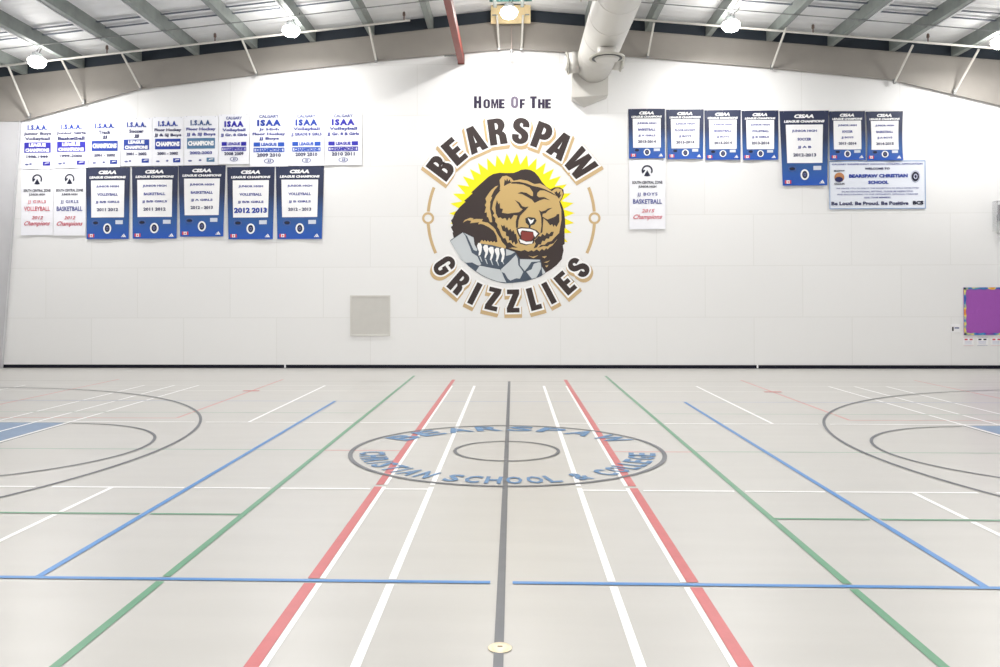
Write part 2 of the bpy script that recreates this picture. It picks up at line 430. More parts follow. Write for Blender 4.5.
# ------------------------------------------------------------------ baseboard
tag(MB().box(XL, XR, W-.016, W-.001, 0.001, .085).build('baseboard_back', base_m), kind='structure')
tag(MB().box(XL+.001, XL+.016, YB, W-.5, 0.001, .085).build('baseboard_left', base_m), kind='structure')
tag(MB().box(XR-.016, XR-.001, YB, W-.5, 0.001, .085).build('baseboard_right', base_m), kind='structure')
for px, lab in ((285, 'small white tag on the black baseboard, left of the square vent'), (757.5, 'small white tag on the black baseboard below the right banners')):
    p = at_y(px, 367, W-.02)
    tag(MB().box(-.02, .02, -.006, 0, -.05, .045).build('baseboard_tag', white_m, None, loc=(p.x, W-.017, .06)), lab, 'tag')

# ------------------------------------------------------------------ floor markings
ml = {
 'grey': mat('line_charcoal', (98, 101, 108), .35, noise=.06, nscale=8),
 'pale': mat('line_faint_grey', (156, 153, 149), .4),
 'blue': mat('line_blue', (74, 136, 200), .35, noise=.05, nscale=8),
 'pblue': mat('line_faint_blue', (160, 170, 200), .4),
 'green': mat('line_green', (98, 152, 120), .35, noise=.04, nscale=8),
 'pgreen': mat('line_faint_green', (152, 178, 162), .4),
 'red': mat('line_red', (198, 100, 102), .35, noise=.05, nscale=8),
 'pred': mat('line_faint_red', (210, 158, 154), .4),
 'white': mat('line_white', (250, 250, 250), .35),
 'cream': mat('line_faint_white', (228, 227, 224), .35),
 'key': mat('key_blue', (112, 138, 170), .4, noise=.05, nscale=6),
 'logo': mat('floor_lettering_blue', (84, 128, 172), .4, noise=.05, nscale=8)}
prio = {'grey': 8, 'blue': 7, 'green': 5, 'red': 4, 'white': 3, 'pale': 1, 'cream': 1, 'pblue': 1, 'pgreen': 1, 'pred': 1}
LINES = []      # (axis, const, lo, hi, width, colour, label)
def L(ax, c, lo, hi, wd, col, lab): LINES.append((ax, c, min(lo, hi), max(lo, hi), wd, col, lab))
YF1 = at_z(320, 381.2).y; YF2 = at_z(330, 385.6).y; YF3 = 15.394
YBF = at_z(335, 401.2).y; YGF = at_z(345, 412.9).y; YRC = at_z(365, 450.5).y; YRB = at_z(150, 418).y
YRED = YF1+.35
print('Y', YF1, YF2, YBF, YGF, YRC, YRB)
xg = 2.155; xr_ = 1.20; xrw = 1.142; xw = .694; xbl = 2.978; xw3 = 3.716; xk1 = 6.306
XE = 12.9
L('y', XC, 2.2, YF1, .05, 'grey', 'charcoal centre line')
for s, nm in ((-1, 'left'), (1, 'right')):
    L('y', XC+s*xbl, 5.118, YBF, .05, 'blue', f'blue attack line on the {nm}')
    L('y', XC+s*xg, 1.0, at_z(413.5, 375.8).y, .055, 'green', f'green line on the {nm}')
    L('y', XC+s*xr_, 1.0, YRED, .075, 'red', f'wide red line {nm} of centre')
    L('y', XC+s*xrw, 1.0, YF2, .035, 'white', f'thin white line beside the {nm} red line')
    L('y', XC+s*xw, 1.0, YF2, .05, 'white', f'white line {nm} of centre')
    L('y', XC+s*xw3, 11.544, YF2, .045, 'white', f'far short white line on the {nm}')
    L('y', XC+s*xw3, 1.0, 7.573, .045, 'white', f'near short white line on the {nm}')
    L('y', XC+s*xk1, 7.1, YF2, .045, 'white', f'white line along the {nm} key')
    L('y', XC+s*(xk1+.50), 7.1, YF2, .045, 'white', f'second white line by the {nm} key')
    L('y', XC+s*(xk1+1.12), 11.55, YF2, .045, 'white', f'third white line by the {nm} key')
    L('y', XC+s*9.9, 11.55, YF2, .045, 'white', f'outer white line on the {nm}')
    L('y', XC+s*4.92, YRB, YRED, .045, 'pred', f'faint red depth line on the {nm}')
    L('y', XC+s*8.55, 9, YRED, .045, 'pred', f'outer faint red depth line on the {nm}')
    e = XC+s*XE
    L('x', 7.573, XC+s*xw, e, .045, 'white', f'near white cross line on the {nm}')
    L('x', 11.544, XC+s*xw, e, .045, 'white', f'far white cross line on the {nm}')
    L('x', 6.65, XC+s*xg, e, .04, 'green', f'green cross line on the {nm}')
    L('x', YRC, XC+s*xr_, XC+s*xg, .04, 'pred', f'faint red cross line on the {nm}')
    L('x', YRC+.02, XC+s*xg, e, .035, 'pgreen', f'faint green cross line on the {nm}')
    L('x', YGF, XC+s*xg, e, .035, 'pgreen', f'far faint green cross line on the {nm}')
    L('x', YRB, XC+s*4.92, e, .04, 'pred', f'far faint red cross line on the {nm}')
    L('x', 5.118, XC+s*.07, e, .045, 'blue', f'near blue cross line on the {nm}')
L('x', YF1, XC-XE, XC+XE, .035, 'pale', 'faint grey cross line')
L('x', YF2, XC-XE, XC+XE, .03, 'cream', 'faint white cross line')
L('x', YF3, XC-XE, XC+XE, .045, 'cream', 'white cross line near the wall')
L('x', YBF, XC-XE, XC+XE, .035, 'pblue', 'faint blue cross line')
RINGS = [(XC, YC, 1.8, 0, 360, .05, 'charcoal ring around the floor lettering'), (XC, YC-.02, .60, 0, 360, .04, 'small charcoal centre circle')]
for s, nm in ((-1, 'left'), (1, 'right')):
    a0 = (-90, 90) if s < 0 else (90, 270)
    RINGS.append((XC+s*10.43, YC, 6.35, a0[0], a0[1], .04, f'charcoal three-point arc on the {nm}'))
    RINGS.append((XC+s*(xk1-.10), YC, 1.86, a0[0], a0[1], .038, f'charcoal free-throw arc on the {nm}'))
def hits_ring(ax, c):
    out = []
    for cx_, cy_, r_, a0, a1, wd, _ in RINGS:
        if r_ < 1 : continue
        if r_ == 1.8: continue
        d_ = (c-cx_) if ax == 'y' else (c-cy_)
        if abs(d_) < r_:
            q_ = math.sqrt(r_*r_-d_*d_); m_ = cy_ if ax == 'y' else cx_
            for sg in (-1, 1):
                pos = m_+sg*q_
                X_, Y_ = (c, pos) if ax == 'y' else (pos, c)
                an = math.degrees(math.atan2(Y_-cy_, X_-cx_)) % 360
                if a0 <= an <= a1 or a0 <= an-360 <= a1: out.append((pos, .08))
    return out
for ax, c, lo, hi, wd, col, lab in LINES:
    gaps = []
    if prio[col] >= 3:
        for ax2, c2, lo2, hi2, wd2, col2, _ in LINES:
            if ax2 != ax and prio[col2] > prio[col] and lo2-.1 < c < hi2+.1 and lo+.12 < c2 < hi-.12: gaps.append((c2, wd2/2+.022))
        if col == 'white': gaps += hits_ring(ax, c)
        if col in ('red', 'white') and ax == 'y' and abs(c-XC) < 1.5: gaps.append((YC-1.8, .04))
        if col in ('white',) and ax == 'x' : # cross lines stop beside the wide red line
            for s in (-1, 1): gaps.append((XC+s*xr_, .075))
        if col == 'white' and ax == 'y' and abs(c-XC) > 5:
            gaps += [(YBF, .05), (YGF, .05)]
    gaps = [g for g in gaps if lo < g[0]+g[1] and g[0]-g[1] < hi]
    gaps.sort(); segs = []; cur = lo
    for g, hw in gaps:
        if g-hw > cur and g-hw < hi: segs.append((cur, g-hw))
        cur = max(cur, g+hw)
    if cur < hi: segs.append((cur, hi))
    z = .0006+.0006*(prio[col]+(.3 if ax == 'x' else 0)); vv = []; ff = []
    for s0, s1 in segs:
        if s1-s0 < .01: continue
        k = len(vv)
        if ax == 'y': vv += [(c-wd/2, s0, z), (c+wd/2, s0, z), (c+wd/2, s1, z), (c-wd/2, s1, z)]
        else: vv += [(s0, c-wd/2, z), (s1, c-wd/2, z), (s1, c+wd/2, z), (s0, c+wd/2, z)]
        ff.append((k, k+1, k+2, k+3))
    tag(mesh('court_line', vv, ff, ml[col], floor), lab)
for cx_, cy_, r_, a0, a1, wd, lab in RINGS:
    n_ = 128; vv = []; ff = []; full = a1-a0 == 360
    for i in range(n_+1):
        t_ = R(a0+(a1-a0)*i/n_)
        for q_ in (r_-wd/2, r_+wd/2):
            vv.append((max(XL+.02, min(XR-.02, cx_+q_*cos(t_))), cy_+q_*sin(t_), .0062))
    for i in range(n_): ff.append((2*i, 2*i+1, 2*i+3, 2*i+2))
    tag(mesh('court_circle', vv, ff, ml['grey'], floor), lab)
# red cross marks
for s, nm in ((-1, 'left'), (1, 'right')):
    x = XC+s*4.92; y = YF3-.03
    tag(mesh('court_mark', [(x-.16, y-.06, .0046), (x+.16, y-.06, .0046), (x+.16, y+.06, .0046), (x-.16, y+.06, .0046)], [(0, 1, 2, 3)], ml['red'], floor), f'short red mark on the {nm}')
# painted keys
for s, nm in ((-1, 'left'), (1, 'right')):
    xa, xb_ = XC+s*(xk1+.045), XC+s*12.1
    x0_, x1_ = min(xa, xb_), max(xa, xb_)
    y0_, y1_ = YC-2.06, YC+1.95
    tag(mesh('painted_key', [(x0_, y0_, .0005), (x1_, y0_, .0005), (x1_, y1_, .0005), (x0_, y1_, .0005)], [(0, 1, 2, 3)], ml['key'], floor), f'blue painted key on the {nm}')
    xe = XC+s*(xk1-.04)
    bb = MB().box(min(xe-.012, xe+.012), max(xe-.012, xe+.012), y0_, y1_, .0002, .0007); tag(bb.build('key_outline', ml['grey'], floor), f'dark outline of the {nm} key')

# ------------------------------------------------------------------ flat drawing helpers
_txt = {}
def text_mesh(s, bold=.0, sp_=1.0):
    k = (s, bold, sp_)
    if k in _txt: return _txt[k]
    cu = bpy.data.curves.new('t', 'FONT'); cu.body = s; cu.offset = bold; cu.space_character = sp_; cu.resolution_u = 2
    o = bpy.data.objects.new('t', cu); C.objects.link(o)
    me = bpy.data.meshes.new_from_object(o)
    vv = [(v.co.x, v.co.y) for v in me.vertices]; ff = [tuple(p.vertices) for p in me.polygons]
    bpy.data.objects.remove(o); bpy.data.curves.remove(cu); bpy.data.meshes.remove(me)
    xs = [v[0] for v in vv]; ys = [v[1] for v in vv]
    _txt[k] = (vv, ff, min(xs), max(xs), min(ys), max(ys)); return _txt[k]
def fill(loops):
    P = [[Vector((x, y, 0)) for x, y in lp] for lp in loops]
    flat = [p for lp in loops for p in lp]
    return flat, [tuple(t_) for t_ in tessellate_polygon(P)]
def offset_poly(pts, d):
    n = len(pts); A = sum(pts[i][0]*pts[(i+1) % n][1]-pts[(i+1) % n][0]*pts[i][1] for i in range(n))
    sg = 1 if A > 0 else -1; out = []
    for i in range(n):
        p0, p1, p2 = Vector(pts[i-1]), Vector(pts[i]), Vector(pts[(i+1) % n])
        e1 = (p1-p0).normalized(); e2 = (p2-p1).normalized()
        n1 = Vector((e1.y, -e1.x))*sg; n2 = Vector((e2.y, -e2.x))*sg
        m_ = n1+n2
        if m_.length < .2: m_ = n1
        m_.normalize(); k = min(1/max(.35, m_.dot(n1)), 1.6)
        q = p1+m_*d*k; out.append((q.x, q.y))
    return out
def smooth_poly(pts, k=4):
    out = []; n = len(pts)
    for i in range(n):
        p0, p1, p2, p3 = pts[i-1], pts[i], pts[(i+1) % n], pts[(i+2) % n]
        for j in range(k):
            t_ = j/k
            out.append(tuple(.5*((2*p1[c])+(-p0[c]+p2[c])*t_+(2*p0[c]-5*p1[c]+4*p2[c]-p3[c])*t_*t_+(-p0[c]+3*p1[c]-3*p2[c]+p3[c])*t_**3) for c in (0, 1)))
    return out

# ------------------------------------------------------------------ floor lettering
def ring_text(s, r_mid, h, a0, a1, outward, label_, wd=None, zz=.0068):
    adv = [{'I': .42, 'L': .78, 'W': 1.35, ' ': .55, '&': 1.1}.get(ch, 1.0) for ch in s]
    tot = sum(adv)-adv[0]/2-adv[-1]/2; acc = -adv[0]/2
    unit = abs(R(a1-a0))*r_mid/tot
    for i, ch in enumerate(s):
        acc += adv[i]; pos = acc-adv[i]/2
        if ch == ' ': continue
        an = R(a0+(a1-a0)*pos/tot)             # measured clockwise from the far side
        cx_, cy_ = XC+r_mid*sin(an), YC+r_mid*cos(an)
        vv, ff, x0_, x1_, y0_, y1_ = text_mesh(ch, .03)
        ww = unit*(adv[i]*.80 if ch != 'I' else .16)
        ux = Vector((cos(an), -sin(an))); uy = Vector((sin(an), cos(an)))
        if not outward: ux, uy = -ux, -uy
        V_ = []
        for x, y in vv:
            a_ = ((x-x0_)/(x1_-x0_)-.5)*ww; b_ = ((y-y0_)/(y1_-y0_)-.5)*h
            p = Vector((cx_, cy_))+a_*ux+b_*uy; V_.append((p.x, p.y, zz))
        tag(mesh('floor_letter', V_, ff, ml['logo'], floor), f'blue letter {ch} {label_}')
ring_text('BEARSPAW', 1.54, .37, -58, 58, True, 'in the upper arc', .42)
ring_text('CHRISTIAN SCHOOL & COLLEGE', 1.55, .30, -98, -262, False, 'in the lower arc', .21)

# floor cap
p = at_z(500, 648.5)
t = thing('floor_cap', 'round cream metal floor cap on the charcoal centre line', 'floor cap', (p.x, p.y, .005))
MB().lathe([(.0, .006), (.03, .006), (.055, .005), (.062, .0)], 32).build('cap_plate', mat('cap_cream', (244, 228, 196), .3, .15), t, smooth=True)
MB().box(-.013, .013, -.006, .006, .0055, .0075).build('key_slot', mat('slot', (120, 96, 60), .5), t)

# ------------------------------------------------------------------ wall mural
mur = thing('grizzly_mural', 'round painted bear emblem with yellow rays and arched lettering on the wall', 'wall mural', (0, W, 0))
dkbrown = mat('paint_dark_brown', (58, 47, 46), .7); tan_m = mat('paint_tan', (206, 178, 134), .7); gold_m = mat('paint_gold', (205, 174, 114), .7)
yel_m = mat('paint_yellow', (255, 240, 20), .7); wht_m = mat('paint_white', (250, 250, 250), .7); rock_m = mat('paint_rock_grey', (200, 206, 210), .7)
slate_m = mat('paint_slate', (72, 84, 100), .7); redm = mat('paint_red', (138, 58, 52), .7); navy_m = mat('paint_navy_purple', (44, 34, 62), .7)
def flat(name, loops_list, m, lay, parent=mur, label=None):
    """loops_list: list of shapes, each a list of loops in photo coordinates on the wall"""
    vv = []; ff = []
    for loops in loops_list:
        f_, t_ = fill(loops); k = len(vv)
        for px, py in f_:
            x, z = wall_xz(px, py); vv.append((x, -.002-.0016*lay, z))
        for tri in t_: ff.append(tuple(k+i for i in tri))
    o = mesh(name, vv, ff, m, parent)
    bm = bmesh.new(); bm.from_mesh(o.data)
    for f in bm.faces:
        f.normal_update()
        if f.normal.y > 0: f.normal_flip()
    bm.to_mesh(o.data); bm.free()
    if label: tag(o, label)
    return o
def arc(cx_, cy_, r_, a0, a1, n_=10):
    return [(cx_+r_*cos(R(a0+(a1-a0)*i/n_)), cy_+r_*sin(R(a0+(a1-a0)*i/n_))) for i in range(n_+1)]
def ea(cx_, cy_, rx, ry, a0, a1, n_=8):
    return [(cx_+rx*cos(R(a0+(a1-a0)*i/n_)), cy_+ry*sin(R(a0+(a1-a0)*i/n_))) for i in range(n_+1)]
G = {}
w_ = .60
G['I'] = (.26, [[(0, 0), (.26, 0), (.26, 1), (0, 1)]])
G['E'] = (.54, [[(0, 0), (.54, 0), (.54, .2), (.27, .2), (.27, .4), (.5, .4), (.5, .6), (.27, .6), (.27, .8), (.54, .8), (.54, 1), (0, 1)]])
G['F'] = (.5, [[(0, 0), (.25, 0), (.25, .38), (.46, .38), (.46, .58), (.25, .58), (.25, .8), (.5, .8), (.5, 1), (0, 1)]])
G['L'] = (.5, [[(0, 0), (.5, 0), (.5, .21), (.27, .21), (.27, 1), (0, 1)]])
G['T'] = (.56, [[(.15, 0), (.41, 0), (.41, .8), (.56, .8), (.56, 1), (0, 1), (0, .8), (.15, .8)]])
G['H'] = (.62, [[(0, 0), (.24, 0), (.24, .4), (.38, .4), (.38, 0), (.62, 0), (.62, 1), (.38, 1), (.38, .62), (.24, .62), (.24, 1), (0, 1)]])
G['M'] = (.8, [[(0, 0), (.2, 0), (.2, .6), (.33, 0), (.47, 0), (.6, .6), (.6, 0), (.8, 0), (.8, 1), (.52, 1), (.4, .45), (.28, 1), (0, 1)]])
G['Z'] = (.56, [[(0, 0), (.56, 0), (.56, .2), (.29, .2), (.56, .8), (.56, 1), (.02, 1), (.02, .8), (.27, .8), (0, .2)]])
G['A'] = (.68, [[(0, 0), (.25, 0), (.28, .17), (.40, .17), (.43, 0), (.68, 0), (.48, 1), (.20, 1)], [(.31, .36), (.37, .36), (.34, .66)]])
G['W'] = (.96, [[(.15, 0), (.40, 0), (.48, .46), (.56, 0), (.81, 0), (.96, 1), (.73, 1), (.675, .42), (.58, 1), (.38, 1), (.285, .42), (.23, 1), (0, 1)]])
def bowl(x, y0, y1, rx, n_=8): return ea(x, (y0+y1)/2, rx, (y1-y0)/2, -90, 90, n_)
G['B'] = (.62, [[(0, 0)] + bowl(.36, 0, .54, .26) + bowl(.35, .50, 1, .24) + [(0, 1)],
                [(.26, .19)] + bowl(.31, .19, .42, .06, 4) + [(.26, .42)], [(.26, .60)] + bowl(.30, .60, .82, .06, 4) + [(.26, .82)]])
G['R'] = (.64, [[(0, 0), (.26, 0), (.26, .40), (.30, .40), (.36, .33), (.37, 0), (.64, 0), (.62, .34), (.56, .44), (.50, .48)] + bowl(.37, .47, 1, .25)[3:] + [(0, 1)],
                [(.26, .58)] + bowl(.31, .58, .82, .06, 4) + [(.26, .82)]])
G['P'] = (.62, [[(0, 0), (.26, 0), (.26, .36)] + bowl(.35, .36, 1, .27) + [(0, 1)], [(.26, .56)] + bowl(.30, .56, .82, .07, 4) + [(.26, .82)]])
G['O'] = (.62, [ea(.31, .69, .31, .31, 0, 180, 10)+ea(.31, .31, .31, .31, 180, 360, 10), ea(.31, .70, .075, .11, 0, 180, 6)+ea(.31, .30, .075, .11, 180, 360, 6)])
G['G'] = (.62, [ea(.31, .70, .31, .30, 5, 180, 10)+ea(.31, .30, .31, .30, 180, 350, 10)+[(.62, .30), (.62, .54), (.32, .54), (.32, .36), (.385, .36), (.385, .27)]+ea(.31, .27, .075, .08, 0, -180, 6)+ea(.31, .72, .075, .08, 180, 0, 6)+[(.385, .66), (.62, .66)]])
G['S'] = (.60, [[(.36, .66), (.60, .66), (.60, .76)]+ea(.30, .74, .30, .26, 10, 180, 9)+[(.0, .66), (.03, .57), (.12, .48), (.30, .37), (.35, .31), (.35, .24), (.30, .19), (.25, .24), (.25, .36), (0, .36), (0, .26)]
                +ea(.30, .26, .30, .26, 185, 360, 9)+[(.60, .36), (.56, .46), (.46, .55), (.30, .65), (.25, .70), (.25, .77), (.30, .81), (.36, .77)]])
OUT = {'G': ea(.31, .69, .31, .31, 0, 180, 10)+ea(.31, .31, .31, .31, 180, 360, 10),
       'S': ea(.30, .74, .30, .26, -12, 195, 11)+[(.05, .52), (.0, .42)]+ea(.30, .26, .30, .26, 168, 375, 11)+[(.55, .50)],
       'R': [(0, 0), (.64, 0), (.62, .34), (.57, .46)] + bowl(.37, .47, 1, .25)[3:] + [(0, 1)],
       'A': [(0, 0), (.68, 0), (.48, 1), (.20, 1)],
       'W': [(.15, 0), (.40, 0), (.48, .10), (.56, 0), (.81, 0), (.96, 1), (0, 1)]}
_nl = [0]
def letter(ch, cx_, cy_, ang, h, parent, wide=1.0, col=dkbrown, outl=True, name='mural_letter', label=None):
    wd, loops = G[ch]; _nl[0] += 1; lz = _nl[0] % 9*.07
    ca, sa = cos(R(ang)), sin(R(ang))
    def tr(lp, dx_=0, dy_=0):
        return [(cx_+((x-wd/2)*wide*h)*ca+((y-.5)*h)*sa+dx_, cy_+((x-wd/2)*wide*h)*sa-((y-.5)*h)*ca+dy_) for x, y in lp]
    o = flat(name, [[tr(lp) for lp in loops]], col, 5+lz, parent, label)
    if outl:
        base = tr(OUT.get(ch, loops[0]))
        sx_ = .9 if cx_ > 515 else (-.9 if cx_ < 507 else .0)
        big = offset_poly(base, 1.8)
        flat('white_outline', [[big]], wht_m, 3+lz, o)
        tn = offset_poly(base, 2.5)
        # swept drop edge
        flat('tan_edge', [[[(x+sx_*.6, y+1.4) for x, y in tn]]], tan_m, 1.2+lz, o)
        flat('tan_edge', [[[(x+sx_*1.3, y+2.9) for x, y in tn]]], tan_m, 2+lz, o)
    return o
for ch, x, y, a in (('B', 441, 167.4, -53), ('E', 454.4, 151.6, -40), ('A', 474.8, 139.4, -24), ('R', 497.3, 131.6, -8), ('S', 520.7, 131, 6), ('P', 542.3, 136, 20), ('A', 560.2, 145.6, 32), ('W', 580.3, 164, 50)):
    letter(ch, x, y, a, 26.3, mur, 1.04, label=f'dark brown letter {ch} of the upper arch')
for ch, x, y, a in (('G', 444.4, 265.8, 56), ('R', 459.2, 282.5, 41), ('I', 474.9, 293.6, 27), ('Z', 493, 299, 13), ('Z', 513, 301, -1), ('L', 534, 298.6, -15), ('I', 549, 293, -28), ('E', 565.2, 283, -41), ('S', 578.7, 267.5, -56)):
    letter(ch, x, y, a, 23, mur, .98, label=f'dark brown letter {ch} of the lower arch')
for ch, x, y, h in (('H', 477.7, 102.3, 12), ('O', 486.7, 103.8, 9.3), ('M', 494.8, 103.8, 9.3), ('E', 501.8, 103.8, 9.3), ('O', 514.6, 102.3, 12), ('F', 522.3, 103.8, 9.3),
                    ('T', 533.4, 102.3, 12), ('H', 541.3, 103.8, 9.3), ('E', 548, 103.8, 9.3)):
    letter(ch, x, y, 0, h, mur, (1.0 if h > 10 else 1.16) if ch != 'M' else .98, col=navy_m if not (ch == 'O' and h > 10) else mat('paint_faded_purple', (112, 102, 122), .7), outl=False, label=f'{"large" if h>10 else "small"} dark letter {ch} of the heading')
# side arcs with rings
for s, nm in ((-1, 'left'), (1, 'right')):
    rr = 83.2; c0 = (511.3, 218.3)
    for lo, hi in ((-21.8, -4.6), (4.0, 24.8)):
        o_ = [(c0[0]+s*(rr+1.5)*cos(R(lo+(hi-lo)*i/12)), c0[1]+(rr+1.5)*sin(R(lo+(hi-lo)*i/12))) for i in range(13)]
        i_ = [(c0[0]+s*(rr-1.5)*cos(R(lo+(hi-lo)*i/12)), c0[1]+(rr-1.5)*sin(R(lo+(hi-lo)*i/12))) for i in range(13)]
        flat('side_arc', [[o_+i_[::-1]]], tan_m, 1, label=f'tan arc at the {nm} side')
    cx_, cy_ = c0[0]+s*rr, 218.2
    flat('side_ring', [[arc(cx_, cy_, 6, 0, 360, 30)[:-1], arc(cx_, cy_, 3.7, 0, 360, 30)[:-1]]], tan_m, 2, label=f'tan ring at the {nm} side')
# sun
sc_ = (512, 214.5); pts = []
na = 25; a_lo, a_hi = -103, 124
step = 9.35; a_ = a_lo
while a_ <= a_hi:
    for da, rr in ((0, 50.5), (step/2, 61.5)):
        t_ = R(a_+da); pts.append((sc_[0]+rr*sin(t_)*1.02, sc_[1]-rr*cos(t_)))
    a_ += step
pts.append((sc_[0]+50*sin(R(a_)), sc_[1]-50*cos(R(a_)))); pts += [(520, 240), (490, 240)]
flat('sun_rays', [[pts]], yel_m, 1, label='yellow sunburst')
CA = lambda *p: [(445+x/9.529, 165+y/9.529) for x, y in p]
CB = lambda *p: [(495+x/9.533, 165+y/9.533) for x, y in p]
CC = lambda *p: [(445+x/9.529, 220+y/9.529) for x, y in p]
CD = lambda *p: [(500+x/9.529, 220+y/9.529) for x, y in p]
CE = lambda *p: [(495+x/10.26, 190+y/10.26) for x, y in p]
body = CA((80,640),(56,592),(74,575),(58,528),(76,505),(95,458),(140,402),(196,350),(182,342),(228,302),(264,268),(250,262),(300,215),(360,160),(410,115),(460,86),(520,74),(590,77),(650,75)) \
    + CB((180,75),(215,62),(250,45),(295,40),(340,47),(380,70),(415,110),(450,165),(490,208),(530,232),(570,212),(620,213),(652,235),(657,280),(640,320),(622,347),(642,390),(657,440),(668,520),(670,600)) \
    + CD((615,80),(616,228),(598,240),(606,290),(592,350),(590,372),(540,430),(490,470),(435,503),(200,450)) + CC((400,400),(150,250),(55,195),(85,180),(72,120))
bear = flat('bear_body', [[body]], dkbrown, 2, label='dark brown shaggy bear body')
head = CB((45,240),(50,200),(43,145),(70,108),(110,102),(150,120),(178,150),(240,138),(310,150),(375,182),(430,176),(480,203),(540,250),(575,225),(600,221),(635,232),(648,270),(638,310),(612,350),(632,430),(634,520)) \
    + CD((575,60),(560,140),(540,192),(500,242),(470,262),(455,280),(440,268),(420,290),(400,275),(375,298),(350,280),(320,300),(300,288),(270,302),(235,285),(200,296),(150,285),(80,265)) \
    + CC((640,268),(610,235),(590,240),(560,180),(540,150)) + CA((530,650),(515,610),(498,600),(500,565),(478,540),(480,510),(455,480),(470,460),(447,420),(460,350),(488,290),(530,240))
flat('bear_head', [[head]], gold_m, 3, label='golden bear head with open mouth')
strip = CA((395,352),(385,320),(410,280),(440,240),(480,205),(508,196),(470,240),(440,300),(450,310),(430,355),(432,370),(428,420),(440,470),(450,545),(428,545),(412,500),(400,495),(398,452),(378,455),(392,400),(380,385))
arm = CA((170,550),(188,525),(240,503),(272,508),(262,520),(300,513),(362,516),(350,538),(410,550),(460,590),(490,625)) + CC((505,110),(522,160),(545,210),(582,250),(575,276),(480,262),(400,238),(328,220),(352,188),(368,205),(378,190),(395,208),(408,194),(425,212),(440,198),(455,215),(470,200),(482,215),(500,208),(490,150),(465,105),(420,70),(370,45),(345,38)) + CA((315,565),(325,545),(240,555),(250,532),(212,527))
flat('mane_stroke', [[strip]], gold_m, 3, label='golden fur stroke behind the head')
flat('arm_stroke', [[arm]], gold_m, 3, label='golden fur stroke along the forearm')
flat('chest_strokes', [[CD((265,338),(310,350),(365,336),(320,364))], [CD((400,350),(448,343),(425,364))], [CD((418,405),(478,384),(447,407))], [CD((430,437),(462,428),(446,452))]], gold_m, 3, label='golden fur strokes')
d1 = CB((150,178),(170,162),(230,160),(300,176),(360,200),(420,212),(480,232),(540,262),(600,300),(560,285),(515,262),(470,243),(430,242),(405,265),(400,292),(418,308),(470,306),(525,337),(470,324),(425,338),(378,362),(352,330),(300,300),(260,278),(213,270),(250,257),(300,266),(345,294),(362,298),(362,260),(330,215),(270,188),(200,178))
d2 = CB((190,334),(235,358),(258,392),(285,402),(322,396),(292,430),(258,465),(240,485),(225,530),(218,600),(200,600),(198,540),(214,482),(180,478),(150,520),(135,500),(115,532),(98,505),(70,515),(55,500),(30,505),(8,460),(3,400),(18,335),(35,375),(46,360),(48,412),(76,420),(66,455),(120,464),(230,450),(264,424),(240,405),(222,372))
d3 = CB((418,430),(442,444),(478,434),(505,415),(548,408),(505,435),(482,460),(455,465),(452,492),(500,520),(560,498),(582,485),(590,470),(612,466),(614,540),(585,592),(570,570),(558,590),(545,565),(525,575),(500,540),(462,508),(458,560),(452,640),(432,655),(443,580),(440,500),(430,460))
nose = CB((288,510),(318,496),(380,503),(397,530),(377,565),(342,577),(337,605),(320,605),(322,577),(293,550))
earl = CB((85,202),(92,135),(106,155),(116,125),(126,155),(141,135),(147,160),(170,162),(120,182)); earr = CB((565,265),(588,250),(600,272),(624,245),(618,285),(634,278),(610,322),(585,292))
mo = CD((155,82),(200,68),(290,74),(350,98),(380,130),(345,175),(328,188),(322,222),(250,242),(188,226),(172,190),(188,170),(163,120))
chk = [CE((60,358),(85,372),(92,355),(112,392),(122,375),(140,415),(158,398),(172,428),(190,412),(203,452),(216,450),(234,540),(212,562),(196,528),(178,552),(168,515),(142,518),(142,480),(112,468),(112,432),(78,418)),
       CE((45,460),(82,500),(105,492),(130,545),(150,535),(190,572),(235,592),(180,590),(135,575),(95,548),(65,520)),
       CE((395,600),(418,552),(402,520),(432,492),(445,472),(470,478),(485,450),(512,470),(530,436),(555,455),(575,430),(604,428),(590,472),(562,478),(555,500),(525,498),(510,525),(485,520),(470,560),(445,560),(432,588)),
       CE((440,595),(470,565),(510,562),(540,535),(580,525),(615,485),(660,440),(640,500),(600,548),(560,560),(540,580),(500,575)),
       CE((0,350),(20,395),(30,380),(48,440),(60,470),(50,490),(20,440),(2,400))]
flat('bear_face_lines', [[d1], [d2], [d3], [earl], [earr], [mo]] + [[c] for c in chk], dkbrown, 4, label='dark face lines and fur marks')
flat('bear_nose', [[nose]], blackp_m, 5, label='black bear nose')
flat('nose_highlight', [[CB((312,506),(345,528),(374,514),(362,545),(338,566),(328,545))]], wht_m, 6)
flat('bear_teeth', [[CD((170,88),(205,80),(285,85),(335,103),(362,130),(335,165),(322,145),(316,112),(210,98),(195,120),(195,148),(180,120))], [CD((183,180),(210,192),(250,208),(300,205),(314,198),(306,225),(250,232),(195,216))]], wht_m, 5, label='white teeth')
flat('bear_tongue', [[CD((203,106),(316,118),(320,165),(300,195),(240,200),(203,180))]], redm, 5, label='dark red mouth')
flat('rock', [[CC((48,198),(60,185),(170,116),(275,165),(283,230),(305,268),(345,225),(450,240),(580,275)) + CD((60,272),(148,306),(188,368),(388,374),(400,440),(437,503),(390,535),(340,556),(240,585),(120,600),(40,603)) + CC((510,592),(440,570),(360,535),(290,490),(225,440),(170,385),(100,290))]], slate_m, 4, label='dark slate rock base')
